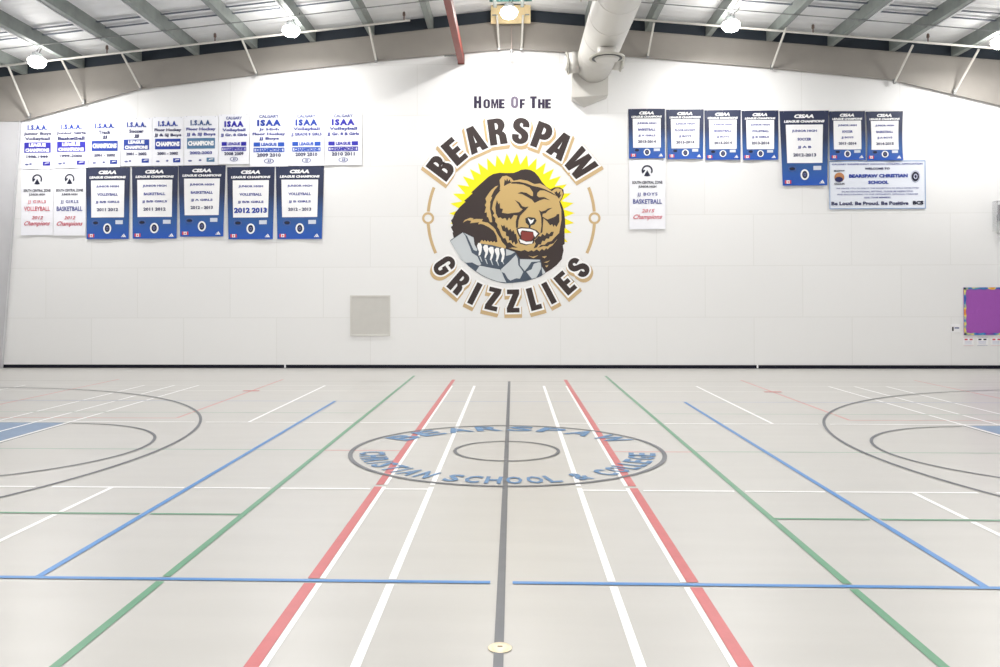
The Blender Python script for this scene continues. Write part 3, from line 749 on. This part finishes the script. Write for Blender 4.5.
facets = [CC((52,200),(170,119),(193,148),(215,205),(240,265),(256,312),(308,345),(345,422),(326,434),(305,430),(260,405),(200,408),(165,385),(100,290)),
          CC((180,122),(272,168),(282,235),(308,282),(302,298),(272,285),(240,215),(212,155)),
          CC((295,488),(330,435),(430,455),(525,472),(545,505),(560,545),(585,595),(510,588),(430,562),(360,530)),
          CD((8,472),(80,405),(152,330),(168,365),(175,430),(222,495),(190,560),(155,555),(100,578),(75,560),(45,508),(15,495)),
          CD((190,373),(378,379),(382,394),(300,400),(268,448),(235,488),(190,430)),
          CD((250,492),(300,470),(322,418),(368,402),(388,406),(392,458),(372,505),(345,550),(302,560)),
          CD((396,442),(434,502),(405,520),(399,480)), CD((58,277),(143,306),(105,330),(58,342)),
          CC((120,330),(165,385),(172,395),(150,380))]
flat('rock_facets', [[f] for f in facets], rock_m, 5, label='light grey rock facets')
claws = [[(305,245),(318,218),(340,222),(352,255),(348,300),(335,336),(318,340),(324,300),(312,275)], [(362,258),(378,236),(405,240),(414,278),(406,325),(385,364),(376,356),(385,312),(370,285)],
         [(412,272),(434,254),(460,258),(467,302),(456,350),(440,384),(428,376),(438,330),(422,300)], [(472,282),(490,264),(514,268),(520,322),(508,372),(494,398),(484,390),(492,342),(480,312)],
         [(524,278),(540,264),(562,270),(570,322),(562,372),(546,402),(534,396),(544,342),(530,302)]]
for i, c in enumerate(claws):
    flat('bear_claw', [[CC(*c)]], wht_m, 6, label=f'white claw, {ord_(i+1)} from the left')
flat('claw_scratches', [[CC((325+s_, 345+q_), (340+s_, 350+q_), (356+s_, 398+q_), (348+s_, 396+q_))] for s_, q_ in ((0,0),(52,22),(104,32),(160,38),(208,24))], rock_m, 5)

# ------------------------------------------------------------------ banners
def cloth_fn(seed, w0, h0, amp=.006, taper=0.0, pinch=0.0):
    rd = random.Random(seed); ph = [rd.uniform(0, 6.28) for _ in range(4)]; k1 = rd.uniform(5, 9)/w0; k2 = rd.uniform(2, 4)/h0
    def f(u, v, lift=0.0):      # u 0..1 across, v 0..1 downwards -> local point
        hx = 1-taper*v-pinch*sin(pi*v)
        x = (u-.5)*w0*hx; z = -v*h0
        y = -(.014+v*.006) - amp*(.3+v)*(1.6+sin(k1*x+ph[0]+2*v)+.5*sin(k2*z*2+ph[1]+3*u)) - lift
        return (x, y, z)
    return f
def grid(f, u0, u1, v0, v1, nu, nv, lift=0.0, thick=0):
    vv = []; ff = []
    for j in range(nv+1):
        for i in range(nu+1): vv.append(f(u0+(u1-u0)*i/nu, v0+(v1-v0)*j/nv, lift))
    for j in range(nv):
        for i in range(nu):
            a_ = j*(nu+1)+i; ff.append((a_, a_+nu+1, a_+nu+2, a_+1))
    if thick:
        n_ = len(vv); vv += [(x, y+thick, z) for x, y, z in vv]
        ff += [tuple(n_+i for i in reversed(q)) for q in ff[:]]
        rim = [i for i in range(nu+1)] + [j*(nu+1)+nu for j in range(1, nv+1)] + [nv*(nu+1)+i for i in range(nu-1, -1, -1)] + [j*(nu+1) for j in range(nv-1, 0, -1)]
        for a_, c_ in zip(rim, rim[1:]+rim[:1]): ff.append((a_, c_, n_+c_, n_+a_))
    return vv, ff
class Banner:
    def __init__(s, name, box, label, cat, seed, cloth, group=None, amp=.006, taper=0.0, pinch=0.0, layer=0.0):
        x0, y0, x1, y1 = box
        a_ = at_y(x0, y0, W); c_ = at_y(x1, y1, W); tr_ = at_y(x1, y0, W)
        s.w = tr_.x-a_.x; s.h = a_.z-at_y(x0, y1, W).z
        s.t = thing(name, label, cat, ((a_.x+tr_.x)/2, W-layer, (a_.z+tr_.z)/2), group)
        s.f = cloth_fn(seed, s.w, s.h, amp, taper, pinch)
        vv, ff = grid(s.f, 0, 1, 0, 1, 24, 26, 0, .004)
        mesh('cloth', vv, ff, cloth, s.t, smooth=False)
        for k, u in enumerate((.08, .5, .92)):
            p_ = s.f(u, .012, 0)
            MB().tube((p_[0], p_[1]-.008, p_[2]), (p_[0], -.002, p_[2]), .008, 8).build('eyelet', steel_m, s.t)
    def rect(s, name, u0, u1, v0, v1, m, lift=.005, label=None, parent=None, n=(12, 12)):
        vv, ff = grid(s.f, u0, u1, v0, v1, n[0], n[1], lift)
        o = mesh(name, vv, ff, m, s.t)
        if label: tag(o, label)
        return o
    def poly(s, name, loops_list, m, lift=.007, label=None):
        vv = []; ff = []
        for loops in loops_list:
            f_, t_ = fill(loops); k = len(vv); vv += [s.f(u, v, lift) for u, v in f_]; ff += [tuple(k+i for i in q) for q in t_]
        o = mesh(name, vv, ff, m, s.t)
        if label: tag(o, label)
        return o
    def ell(s, name, u, v, ru, rv, m, lift=.007, inner=0, label=None):
        lp = [[(u+ru*cos(2*pi*i/24), v+rv*sin(2*pi*i/24)) for i in range(24)]]
        if inner: lp.append([(u+ru*inner*cos(2*pi*i/24), v+rv*inner*sin(2*pi*i/24)) for i in range(24)])
        return s.poly(name, [lp], m, lift, label)
    def text(s, st, u, v, wd, ht, m, bold=.03, shear=0, lift=.009, sp_=1.0, name='lettering'):
        vv, ff, x0, x1, y0, y1 = text_mesh(st, bold+.02, sp_)
        y0 = min(y0, 0) if any(c in 'gjpqy,' for c in st) else y0
        V_ = []
        for x, y in vv:
            a_ = (x-x0)/(x1-x0)-.5; b_ = (y-y0)/(y1-y0)-.5
            V_.append(s.f(u+a_*wd+shear*b_*ht*s.h/s.w, v-b_*ht, lift))
        return tag(mesh(name, V_, ff, m, s.t), f'lettering reading {st}')
wcloth = mat('banner_white', (243, 244, 250), .75, noise=.012, nscale=3)
bl1 = mat('ink_violet_blue', (44, 40, 166), .7); bl2 = mat('ink_royal_blue', (30, 62, 160), .7); bl3 = mat('ink_steel_blue', (84, 124, 160), .7); bl4 = mat('ink_bright_blue', (34, 84, 186), .7)
inkd = mat('ink_dark_navy', (36, 40, 92), .7); inkg = mat('ink_grey_blue', (98, 106, 156), .7); inkr = mat('ink_red', (206, 92, 108), .7); inkk = mat('ink_black_navy', (30, 34, 58), .7); inkp=mat('ink_pale', (196, 200, 224), .7)
PALE = mat('ink_mid_blue', (62, 70, 150), .7)
DG = 'white league banners in the upper row on the left'
def bannerA(box, seed, head_, subs, style, year, col, label, layer=0):
    bn = Banner('league_banner', box, label, 'banner', seed, wcloth, DG, amp=.005, layer=layer)
    v = .07
    old = style in ('two', 'one')
    if not old:
        bn.text('CALGARY', .5, .075, .52, .06, inkg, .02); bn.text('ISAA', .5, .195, .62, .12, bl1 if col is bl1 else bl2, .045, sp_=1.3)
        y = .32; n_ = len(subs)
        for i, st in enumerate(subs):
            bn.text(st, .5, y+i*(.10 if n_ < 3 else .085), min(.86, .075*len(st)), .07 if n_ < 3 else .06, PALE, .02)
        bn.rect('champion_band', .10, .27, .555, .63, col); bn.rect('champion_band', .73, .90, .555, .63, col)
        bn.text('LEAGUE', .5, .592, .40, .06, col, .03)
        f_ = bn.f
        bn.poly('band_outline', [[[(.10, .655), (.90, .655), (.90, .735), (.10, .735)], [(.125, .67), (.875, .67), (.875, .72), (.125, .72)]]], col)
        bn.text('CHAMPIONS', .5, .695, .70, .05, col, .03)
        bn.text(year, .5, .79, .62, .065, inkd, .015)
        bn.ell('small_emblem', .5, .90, .13, .045, inkg, inner=.82); bn.text('JJ', .5, .90, .10, .05, inkg, 0)
    else:
        bn.text(head_, .5, .14, .62, .11, bl2 if col is not bl3 else mat('ink_slate_blue', (66, 92, 140), .7), .04, sp_=1.25)
        for i, st in enumerate(subs):
            bn.text(st, .5, .275+i*.105, min(.86, .078*len(st)), .075, inkd if col is not bl3 else PALE, .02)
        bn.rect('champion_band', .09, .91, .45, .665, col)
        if style == 'two': bn.text('LEAGUE', .5, .505, .52, .075, white_m, .045); bn.text('CHAMPIONS', .5, .612, .74, .075, white_m, .045)
        else: bn.text('CHAMPIONS', .5, .557, .76, .10, white_m, .045)
        bn.text(year, .5, .75, .66, .06, inkd if col is not bl3 else PALE, .015)
        bn.ell('small_emblem', .18, .91, .06, .018, inkg); bn.ell('small_emblem', .48 if style == 'one' else .30, .90, .04, .02, inkg)
        bn.rect('sponsor_box', .67, .90, .85, .935, col); bn.poly('sponsor_mark', [[[(.72, .905), (.76, .875), (.87, .87), (.86, .885), (.78, .89)]]], white_m, .009)
    return bn
rows = [((22, 121, 54.2, 169), 'I.S.A.A.', ['Junior Boys', 'Volleyball'], 'two', '1998-1999', bl1, 'white junior boys volleyball banner dated 1998-1999, leftmost in the upper row'),
 ((54.6, 120.3, 89, 168), 'I.S.A.A.', ['Junior Girls', 'Basketball'], 'two', '1999-2000', bl1, 'white junior girls basketball banner dated 1999-2000 in the upper row'),
 ((89.5, 119.3, 121, 167.3), 'I.S.A.A.', ['Track', 'JJ'], 'one', '2001 - 2002', bl2, 'white track banner with one blue champions band, dated 2001-2002'),
 ((121.5, 118.2, 152.4, 166), 'I.S.A.A.', ['Soccer', 'JJ'], 'two', '2001 - 2002', bl2, 'white soccer banner dated 2001-2002 above a dark banner'),
 ((152.8, 117, 184, 165.8), 'I.S.A.A.', ['Floor Hockey', 'JJ & SJ Boys'], 'one', '2001 - 2002', bl2, 'white floor hockey banner with a royal blue band, dated 2001-2002'),
 ((184.4, 116, 218.5, 165.3), 'I.S.A.A.', ['Floor Hockey', 'JJ & SJ Boys'], 'one', '2002-2003', bl3, 'white floor hockey banner with a faded steel blue band'),
 ((219, 114.5, 249.7, 164.3), '', ['Volleyball', 'JJ Gr. 8 Girls'], 'late', '2008 2009', bl1, 'white volleyball banner with violet band ends, dated 2008 2009'),
 ((250.2, 112.5, 288.5, 166.6), '', ['Jr High', 'Floor Hockey', 'JJ Boys'], 'late', '2009 2010', bl4, 'white junior high floor hockey banner, the longest of the upper row'),
 ((289, 112.2, 324.4, 165.8), '', ['Volleyball', 'JJ GRADE 8 GIRLS'], 'late', '2009 2010', bl4, 'white volleyball banner with bright blue band ends, dated 2009 2010'),
 ((324.9, 112, 362, 165.2), '', ['Volleyball', 'JJ Gr. 8 B Girls'], 'late', '2010 2011', bl1, 'white volleyball banner dated 2010 2011, rightmost in the upper row')]
for i, (box, hd, subs, stl, yr_, col, lab) in enumerate(rows): bannerA(box, i+1, hd, subs, stl, yr_, col, lab, layer=.0)

# dark banners: printed fade from navy at the top to royal blue at the foot
def fade_mat():
    m = bpy.data.materials.new('banner_navy_fade'); m.use_nodes = True; nt = m.node_tree; p = nt.nodes['Principled BSDF']
    tc = nt.nodes.new('ShaderNodeTexCoord'); s_ = nt.nodes.new('ShaderNodeSeparateXYZ'); cr = nt.nodes.new('ShaderNodeValToRGB')
    nt.links.new(tc.outputs['Generated'], s_.inputs[0]); nt.links.new(s_.outputs[2], cr.inputs[0])
    e = cr.color_ramp.elements; e[0].position = 0; e[0].color = rgb(32, 86, 184); e[1].position = .62; e[1].color = rgb(40, 48, 78)
    k = e.new(.25); k.color = rgb(44, 90, 156)
    nt.links.new(cr.outputs[0], p.inputs['Base Color']); p.inputs['Roughness'].default_value = .55
    return m
fade = fade_mat()
flag_r = mat('flag_red', (214, 70, 92), .6)
def bannerB(box, seed, lines, big, label, short=False, group='navy banners', taper=.05, pinch=.0, layer=0):
    bn = Banner('championship_banner', box, label, 'banner', seed, fade, group, amp=.009, taper=taper, pinch=pinch, layer=layer)
    k = 1.25 if short else 1.0
    bn.text('CISAA', .5, .073 if not short else .085, .42, .052*k, white_m, .045, shear=.3)
    bn.text('LEAGUE CHAMPIONS', .5, .142 if not short else .16, .83, .034*k, white_m, .04, shear=.2)
    v0, v1 = (.185, .70) if not short else (.195, .785)
    bn.rect('white_panel', .115, .885, v0, v1, white_m, n=(10, 10))
    vs_ = [v0+(v1-v0)*q for q in (.17, .38, .59, .79)]
    for st, vv_ in zip(lines, vs_):
        if st is lines[3] and big: bn.text(st, .5, vv_+.01, .72, .075, bl2, .035)
        else: bn.text(st, .5, vv_, min(.56, .046*len(st)+.02) if st is not lines[3] else .5, .038*k if st is not lines[3] else .045*k, PALE if st is not lines[3] else inkd, .02)
    vb = .775 if not short else .835
    bn.ell('oval_badge', .22, vb, .085, .038*k, inkg, inner=.9); bn.ell('oval_badge_centre', .22, vb, .06, .02*k, inkk)
    bn.rect('white_label', .69, .86, vb-.035, vb+.02, mat('label_grey_white', (212, 218, 230), .6), n=(3, 2))
    ve = .855 if not short else .875
    bn.ell('school_crest', .5, ve, .095, .072*(1 if not short else .95), white_m, .007); bn.ell('crest_centre', .5, ve, .058, .05, inkk, .010); bn.ell('crest_mark', .5, ve, .03, .026, inkg, .013, inner=.45)
    vf = .955 if not short else .94
    bn.rect('maple_flag', .05, .19, vf-.025*k, vf+.02*k, white_m, .006, n=(3, 2)); bn.rect('flag_bar', .05, .085, vf-.025*k, vf+.02*k, flag_r, .009, n=(1, 1)); bn.rect('flag_bar', .155, .19, vf-.025*k, vf+.02*k, flag_r, .009, n=(1, 1))
    bn.poly('maple_leaf', [[[(.12, vf-.018*k), (.14, vf-.002), (.125, vf+.012), (.115, vf+.012), (.10, vf-.002)]]], flag_r, .009)
    bn.poly('stripe_mark', [[[(.82, vf+.02*k), (.835, vf+.004), (.86, vf+.02*k)]], [[(.865, vf+.02*k), (.845, vf-.006), (.865, vf-.014*k), (.90, vf+.02*k)]], [[(.905, vf+.02*k), (.87, vf-.018*k), (.89, vf-.028*k), (.94, vf+.02*k)]]], white_m, .007)
    return bn
JH = 'JUNIOR HIGH'
bannerB((86.3, 167.3, 130.3, 239), 31, [JH, 'VOLLEYBALL', 'JJ B/B GIRLS', '2011 2012'], False, 'navy and blue volleyball banner dated 2011 2012, leftmost of the lower left row')
bannerB((132.2, 166.6, 178.2, 238.6), 32, [JH, 'BASKETBALL', 'JJ B/B GIRLS', '2011 2012'], False, 'navy and blue basketball banner dated 2011 2012, second in the lower left row')
bannerB((178.8, 165.5, 226, 236.6), 33, [JH, 'BASKETBALL', 'JJ A GIRLS', '2012 - 2013'], False, 'navy and blue basketball banner hanging highest, third in the lower left row', taper=.09)
bannerB((227.4, 167, 275, 239.2), 34, [JH, 'VOLLEYBALL', 'JJ B/B GIRLS', '2012 2013'], True, 'navy and blue banner with large blue 2012 2013 on its panel', taper=.07)
bannerB((276, 166.3, 324.2, 239), 35, [JH, 'VOLLEYBALL', 'JJ B GIRLS', '2012 - 2013'], False, 'navy and blue banner at the right end of the lower left row', taper=.08)
bannerB((628.3, 109, 664.8, 158.6), 36, [JH, 'BASKETBALL', 'JJ A GIRLS', '2013-2014'], False, 'short navy banner above the white boys basketball banner', True, taper=.02)
bannerB((666, 109.6, 703.6, 159.2), 37, [JH, 'FLOOR HOCKEY', 'JJ BOYS', '2013-2014'], False, 'short navy floor hockey banner, second in the row on the right', True, taper=.06)
bannerB((704.2, 110.2, 740.6, 160), 38, [JH, 'BASKETBALL', 'JJ BOYS', '2013-2014'], False, 'short navy basketball banner, third in the row on the right', True, taper=.05)
bannerB((741.4, 110.7, 778.2, 160), 39, [JH, 'VOLLEYBALL', 'JJ B GIRLS', '2013-2014'], False, 'short navy volleyball banner just left of the tall navy one', True, taper=.05)
bannerB((779.3, 111, 828.4, 185.6), 40, [JH, 'SOCCER', 'JJ A B', '2012-2013'], False, 'tall navy soccer banner, the longest in the right row', taper=.10)
bannerB((828.8, 111.3, 864.6, 160.2), 41, [JH, 'SOCCER', 'JJ BOYS', '2013 -2014'], False, 'short navy soccer banner over the left part of the welcome sign', True, taper=.0)
bannerB((865.4, 111.5, 902.6, 160.5), 42, [JH, 'BASKETBALL', 'JJ A BOYS', '2014-2015'], False, 'creased short navy banner with pinched sides, rightmost in its row', True, taper=.02, pinch=.05)

def bannerC(box, seed, l1, l2, ink, yr_, label):
    bn = Banner('zone_banner', box, label, 'banner', seed, wcloth, 'white zone champion banners', amp=.006, layer=0)
    u, v, ru, rv = .5, .155, .155, .155*bn.w/bn.h
    lp = [(u+ru*cos(R(a_)), v+rv*sin(R(a_))) for a_ in range(150, 391, 12)] + [(u+ru*.72*cos(R(a_)), v+rv*.72*sin(R(a_))) for a_ in range(390, 149, -12)]
    bn.poly('zone_emblem', [[lp], [[(u-.09, v+rv*.95), (u, v-rv*.1), (u+.09, v+rv*.95), (u, v+rv*1.05)]], [[(u-.15, v+rv*.1), (u-.08, v-rv*.2), (u-.05, v), (u-.12, v+rv*.5)]]], inkk, label='dark round emblem')
    bn.text('SOUTH CENTRAL ZONE', .5, .325, .84, .042, inkk, .01); bn.text('JUNIOR HIGH', .5, .39, .5, .042, inkk, .015)
    bn.text(l1, .5, .50, .56, .058, ink, .0, sp_=1.2); bn.text(l2, .5, .60, .80, .068, ink, .0)
    bn.text(yr_, .52, .735, .34, .05, inkr, 0, shear=.35); bn.text('Champions', .5, .83, .80, .085, inkr, .0, shear=.45)
    return bn
bannerC((21.8, 169.2, 53.8, 235.3), 51, 'JJ GIRLS', 'VOLLEYBALL', inkr, '2012', 'white zone banner with red girls volleyball lettering at the far left')
bannerC((54.2, 168.6, 86.2, 235.6), 52, 'JJ GIRLS', 'BASKETBALL', PALE, '2012', 'white zone banner with blue girls basketball lettering')
bannerC((629, 160, 665, 229.3), 53, 'JJ BOYS', 'BASKETBALL', PALE, '2015', 'white zone banner with blue boys basketball lettering under the navy row')

# welcome sign
sgn = Banner('welcome_sign', (828.8, 160.8, 925, 208.8), 'pale blue-bordered school welcome sign below the navy banners', 'sign', 60, mat('sign_board', (231, 236, 246), .55), None, amp=.0)
brd = mat('sign_border', (140, 168, 212), .6)
sgn.poly('sign_border', [[[(.0, 0), (1, 0), (1, 1), (0, 1)], [(.008, .016), (.992, .016), (.992, .984), (.008, .984)]]], brd)
for st, u, v, wd, ht, m_, b_ in (('CALGARY INDEPENDENT SCHOOLS ATHLETIC ASSOCIATION', .5, .07, .94, .032, PALE, .01), ('WELCOME TO', .5, .165, .26, .045, inkd, .03),
    ('BEARSPAW CHRISTIAN', .51, .315, .61, .075, bl2, .035), ('SCHOOL', .51, .45, .21, .07, bl2, .035),
    ('WE INVITE YOU TO ENJOY THE EXHIBITION OF SKILLS DEVELOPED', .5, .575, .86, .032, PALE, .0), ('IN AN EDUCATIONAL SETTING. PLEASE BE RESPECTFUL', .5, .64, .74, .032, PALE, .0),
    ('AND ENCOURAGING TO OUR OPPONENTS, OFFICIALS, COACHES', .5, .70, .84, .032, PALE, .0), ('AND TEAM MEMBERS.', .5, .765, .28, .032, PALE, .0),
    ('Be Loud. Be Proud. Be Positive', .42, .885, .80, .075, inkd, .02), ('BCS', .92, .88, .11, .08, inkk, .05)):
    sgn.text(st, u, v, wd, ht, m_, b_)
sgn.ell('bear_crest', .105, .34, .052, .10, mat('crest_orange', (188, 128, 84), .6), label='small round bear crest'); sgn.ell('crest_dark_oval', .10, .385, .042, .055, inkd, .011)  # dark oval printed over the orange crest
sgn.text('BEARSPAW', .105, .205, .11, .035, inkk, .02); sgn.text('GRIZZLIES', .105, .475, .11, .035, inkk, .02)
sgn.ell('oval_crest', .895, .335, .038, .10, inkk); sgn.ell('oval_crest_ring', .895, .335, .045, .122, inkg, .007, inner=.94); sgn.ell('oval_crest_mark', .895, .335, .02, .055, inkp, .012, inner=.6)

# ------------------------------------------------------------------ square vent
a = at_y(350.3, 295.4, W); c = at_y(390.3, 336, W)
vw, vh = c.x-a.x, a.z-c.z
t = thing('wall_vent', 'square louvred metal vent on the wall left of the emblem', 'vent', ((a.x+c.x)/2, W, c.z))
vm = mat('vent_beige', (214, 212, 207), .5, noise=.02, nscale=5)
b = MB(); h_ = vw/2; e_ = .035
b.box(-h_, h_, -.03, -.001, 0, e_); b.box(-h_, h_, -.03, -.001, vh-e_, vh); b.box(-h_, -h_+e_, -.03, -.001, e_, vh-e_); b.box(h_-e_, h_, -.03, -.001, e_, vh-e_); b.build('vent_frame', vm, t)
b = MB(); ns = 22
for i in range(ns):
    z = e_+(vh-2*e_)*i/ns; dz = (vh-2*e_)/ns
    b.prism([(-.024, z), (-.020, z), (-.004, z+dz*1.05), (-.008, z+dz*1.05)], lambda p: (-h_+e_, p[0], p[1]), lambda p: (h_-e_, p[0], p[1]))
b.build('louvres', vm, t)
MB().box(-h_+e_, h_-e_, -.004, -.001, e_, vh-e_).build('backing', mat('vent_back', (176, 173, 168), .7), t)

# ------------------------------------------------------------------ bulletin board and notes on the right
a = at_y(963.3, 287.4, W); c = at_y(1004, 335, W); bz = at_y(963.3, 335, W).z
bw_, bh_ = c.x-a.x, a.z-bz
t = thing('bulletin_board', 'purple paper bulletin board with a rainbow border at the right edge', 'bulletin board', (a.x, W, bz))
pp = bpy.data.materials.new('purple_paper'); pp.use_nodes = True; nt = pp.node_tree; P_ = nt.nodes['Principled BSDF']; P_.inputs['Base Color'].default_value = rgb(162, 84, 180); P_.inputs['Roughness'].default_value = .7
n_ = nt.nodes.new('ShaderNodeTexNoise'); n_.inputs['Scale'].default_value = 6; bp = nt.nodes.new('ShaderNodeBump'); bp.inputs['Strength'].default_value = .5; bp.inputs['Distance'].default_value = .03
nt.links.new(n_.outputs['Fac'], bp.inputs['Height']); nt.links.new(bp.outputs[0], P_.inputs['Normal'])
MB().box(0, bw_, -.02, -.001, 0, bh_).build('backing_paper', pp, t)
rb = bpy.data.materials.new('rainbow_border'); rb.use_nodes = True; nt = rb.node_tree; P_ = nt.nodes['Principled BSDF']
tc = nt.nodes.new('ShaderNodeTexCoord'); n_ = nt.nodes.new('ShaderNodeTexNoise'); n_.inputs['Scale'].default_value = 2.6; cr = nt.nodes.new('ShaderNodeValToRGB')
nt.links.new(tc.outputs['Object'], n_.inputs['Vector']); nt.links.new(n_.outputs['Fac'], cr.inputs[0]); nt.links.new(cr.outputs[0], P_.inputs['Base Color'])
e = cr.color_ramp.elements; e[0].position = .30; e[0].color = rgb(220, 80, 60); e[1].position = .70; e[1].color = rgb(150, 70, 160)
for q_, c_ in ((.40, (240, 170, 50)), (.46, (240, 225, 110)), (.52, (60, 150, 190)), (.60, (60, 80, 180))): e.new(q_).color = rgb(*c_)
def wavy_strip(p0, p1, wd, out):
    n_ = 36; vv = []; d = Vector((p1[0]-p0[0], p1[1]-p0[1])); ln = d.length; d.normalize(); nn = Vector((-d.y, d.x))*out
    for i in range(n_+1):
        s_ = ln*i/n_; P0 = Vector(p0)+d*s_
        in_ = P0+nn*(wd*(1+.15*sin(s_*30)))
        vv += [(P0.x, -.026, P0.y), (in_.x, -.026, in_.y)]
    return vv, [(2*i, 2*i+1, 2*i+3, 2*i+2) for i in range(n_)]
for p0_, p1_, o_ in (((0, 0), (bw_, 0), 1), ((0, bh_), (bw_, bh_), -1), ((0, 0), (0, bh_), -1), ((bw_, 0), (bw_, bh_), 1)):
    vv, ff = wavy_strip(p0_, p1_, .05, o_); tag(mesh('scalloped_border', vv, ff, rb, t), 'rainbow scalloped border strip')
for i, (px, wpx, cl, cn, lab) in enumerate(((962.8, 10.8, flag_r, 'red', 'white notice with a red heading, first under the bulletin board'), (976.6, 11.4, inkk, 'dark', 'white notice with a dark heading, middle one under the bulletin board'), (990.6, 11, flag_r, 'red', 'white notice with a red heading at the right edge of the view'))):
    a = at_y(px, 336.8, W); c = at_y(px+wpx, 345.6, W); w1, h1 = c.x-a.x, a.z-c.z
    t = thing('wall_notice', lab, 'notice', (a.x, W, c.z), 'notices under the bulletin board')
    MB().box(0, w1, -.006, -.001, 0, h1).build('paper', white_m, t)
    q = MB(); q.box(.01, w1-.01, -.0075, -.0062, h1-.012, h1-.004); q.box(.01, w1-.01, -.0075, -.0062, .004, .010); q.build('coloured_edge', mat('edge_pink', (226, 170, 180), .6) if cn == 'red' else inkg, t)
    q = MB()
    for k in (0, 1): q.box(.04+k*.12, .11+k*.12, -.0075, -.0062, h1*.62, h1*.78)
    q.build('heading', cl, t)
    q = MB()
    for k in range(3): q.box(.04, w1-.05, -.0075, -.0062, h1*.18+k*.03, h1*.18+k*.03+.010)
    q.build('text_lines', inkp, t)
a = at_y(950.5, 324, W); c = at_y(960.2, 332.2, W)
t = thing('switch_plate', 'small white plate with a dark slot left of the bulletin board', 'switch', (a.x, W, c.z))
MB().box(0, c.x-a.x, -.012, -.001, 0, a.z-c.z).build('plate', white_m, t, bevel=.003)
MB().box(.03, .065, -.018, -.0115, .03, .13).build('slot', blackp_m, t); MB().box(.09, .2, -.0135, -.0118, .09, .12).build('printed_line', inkg, t)

# clear guard with a dark unit at the right edge
a = at_y(992.2, 201.5, W); c = at_y(1006, 236, W)
t = thing('wall_guard', 'clear plastic guard over a dark unit at the right edge of the wall', 'guard', (a.x, W, c.z))
gw, gh = c.x-a.x, a.z-c.z
gm = bpy.data.materials.new('clear_plastic'); gm.use_nodes = True; P_ = gm.node_tree.nodes['Principled BSDF']
P_.inputs['Base Color'].default_value = rgb(225, 228, 232); P_.inputs['Alpha'].default_value = .22; P_.inputs['Roughness'].default_value = .15
q = MB(); q.box(0, .012, -.2, -.001, .12, gh); q.box(.012, gw-.012, -.2, -.188, 0, gh); q.box(gw-.012, gw, -.2, -.001, .12, gh); q.box(.012, gw-.012, -.188, -.001, gh-.012, gh); q.build('clear_cover', gm, t)
MB().box(.12, gw-.1, -.12, -.001, gh*.45, gh*.90).build('dark_unit', mat('unit_maroon', (72, 44, 56), .5), t, bevel=.01)
MB().box(.10, gw-.08, -.13, -.001, gh*.44, gh*.62).build('lower_band', mat('unit_slate', (70, 72, 84), .5), t, bevel=.01)
MB().box(.10, gw-.08, -.08, -.001, .05, gh*.42).build('bracket_plate', mat('bracket_grey', (196, 198, 194), .5), t, bevel=.01)
q = MB()
for zz in (gh-.03, .4*gh): q.tube((.006, -.19, zz), (.006, -.205, zz), .018, 10)
q.build('screw', steel_m, t)
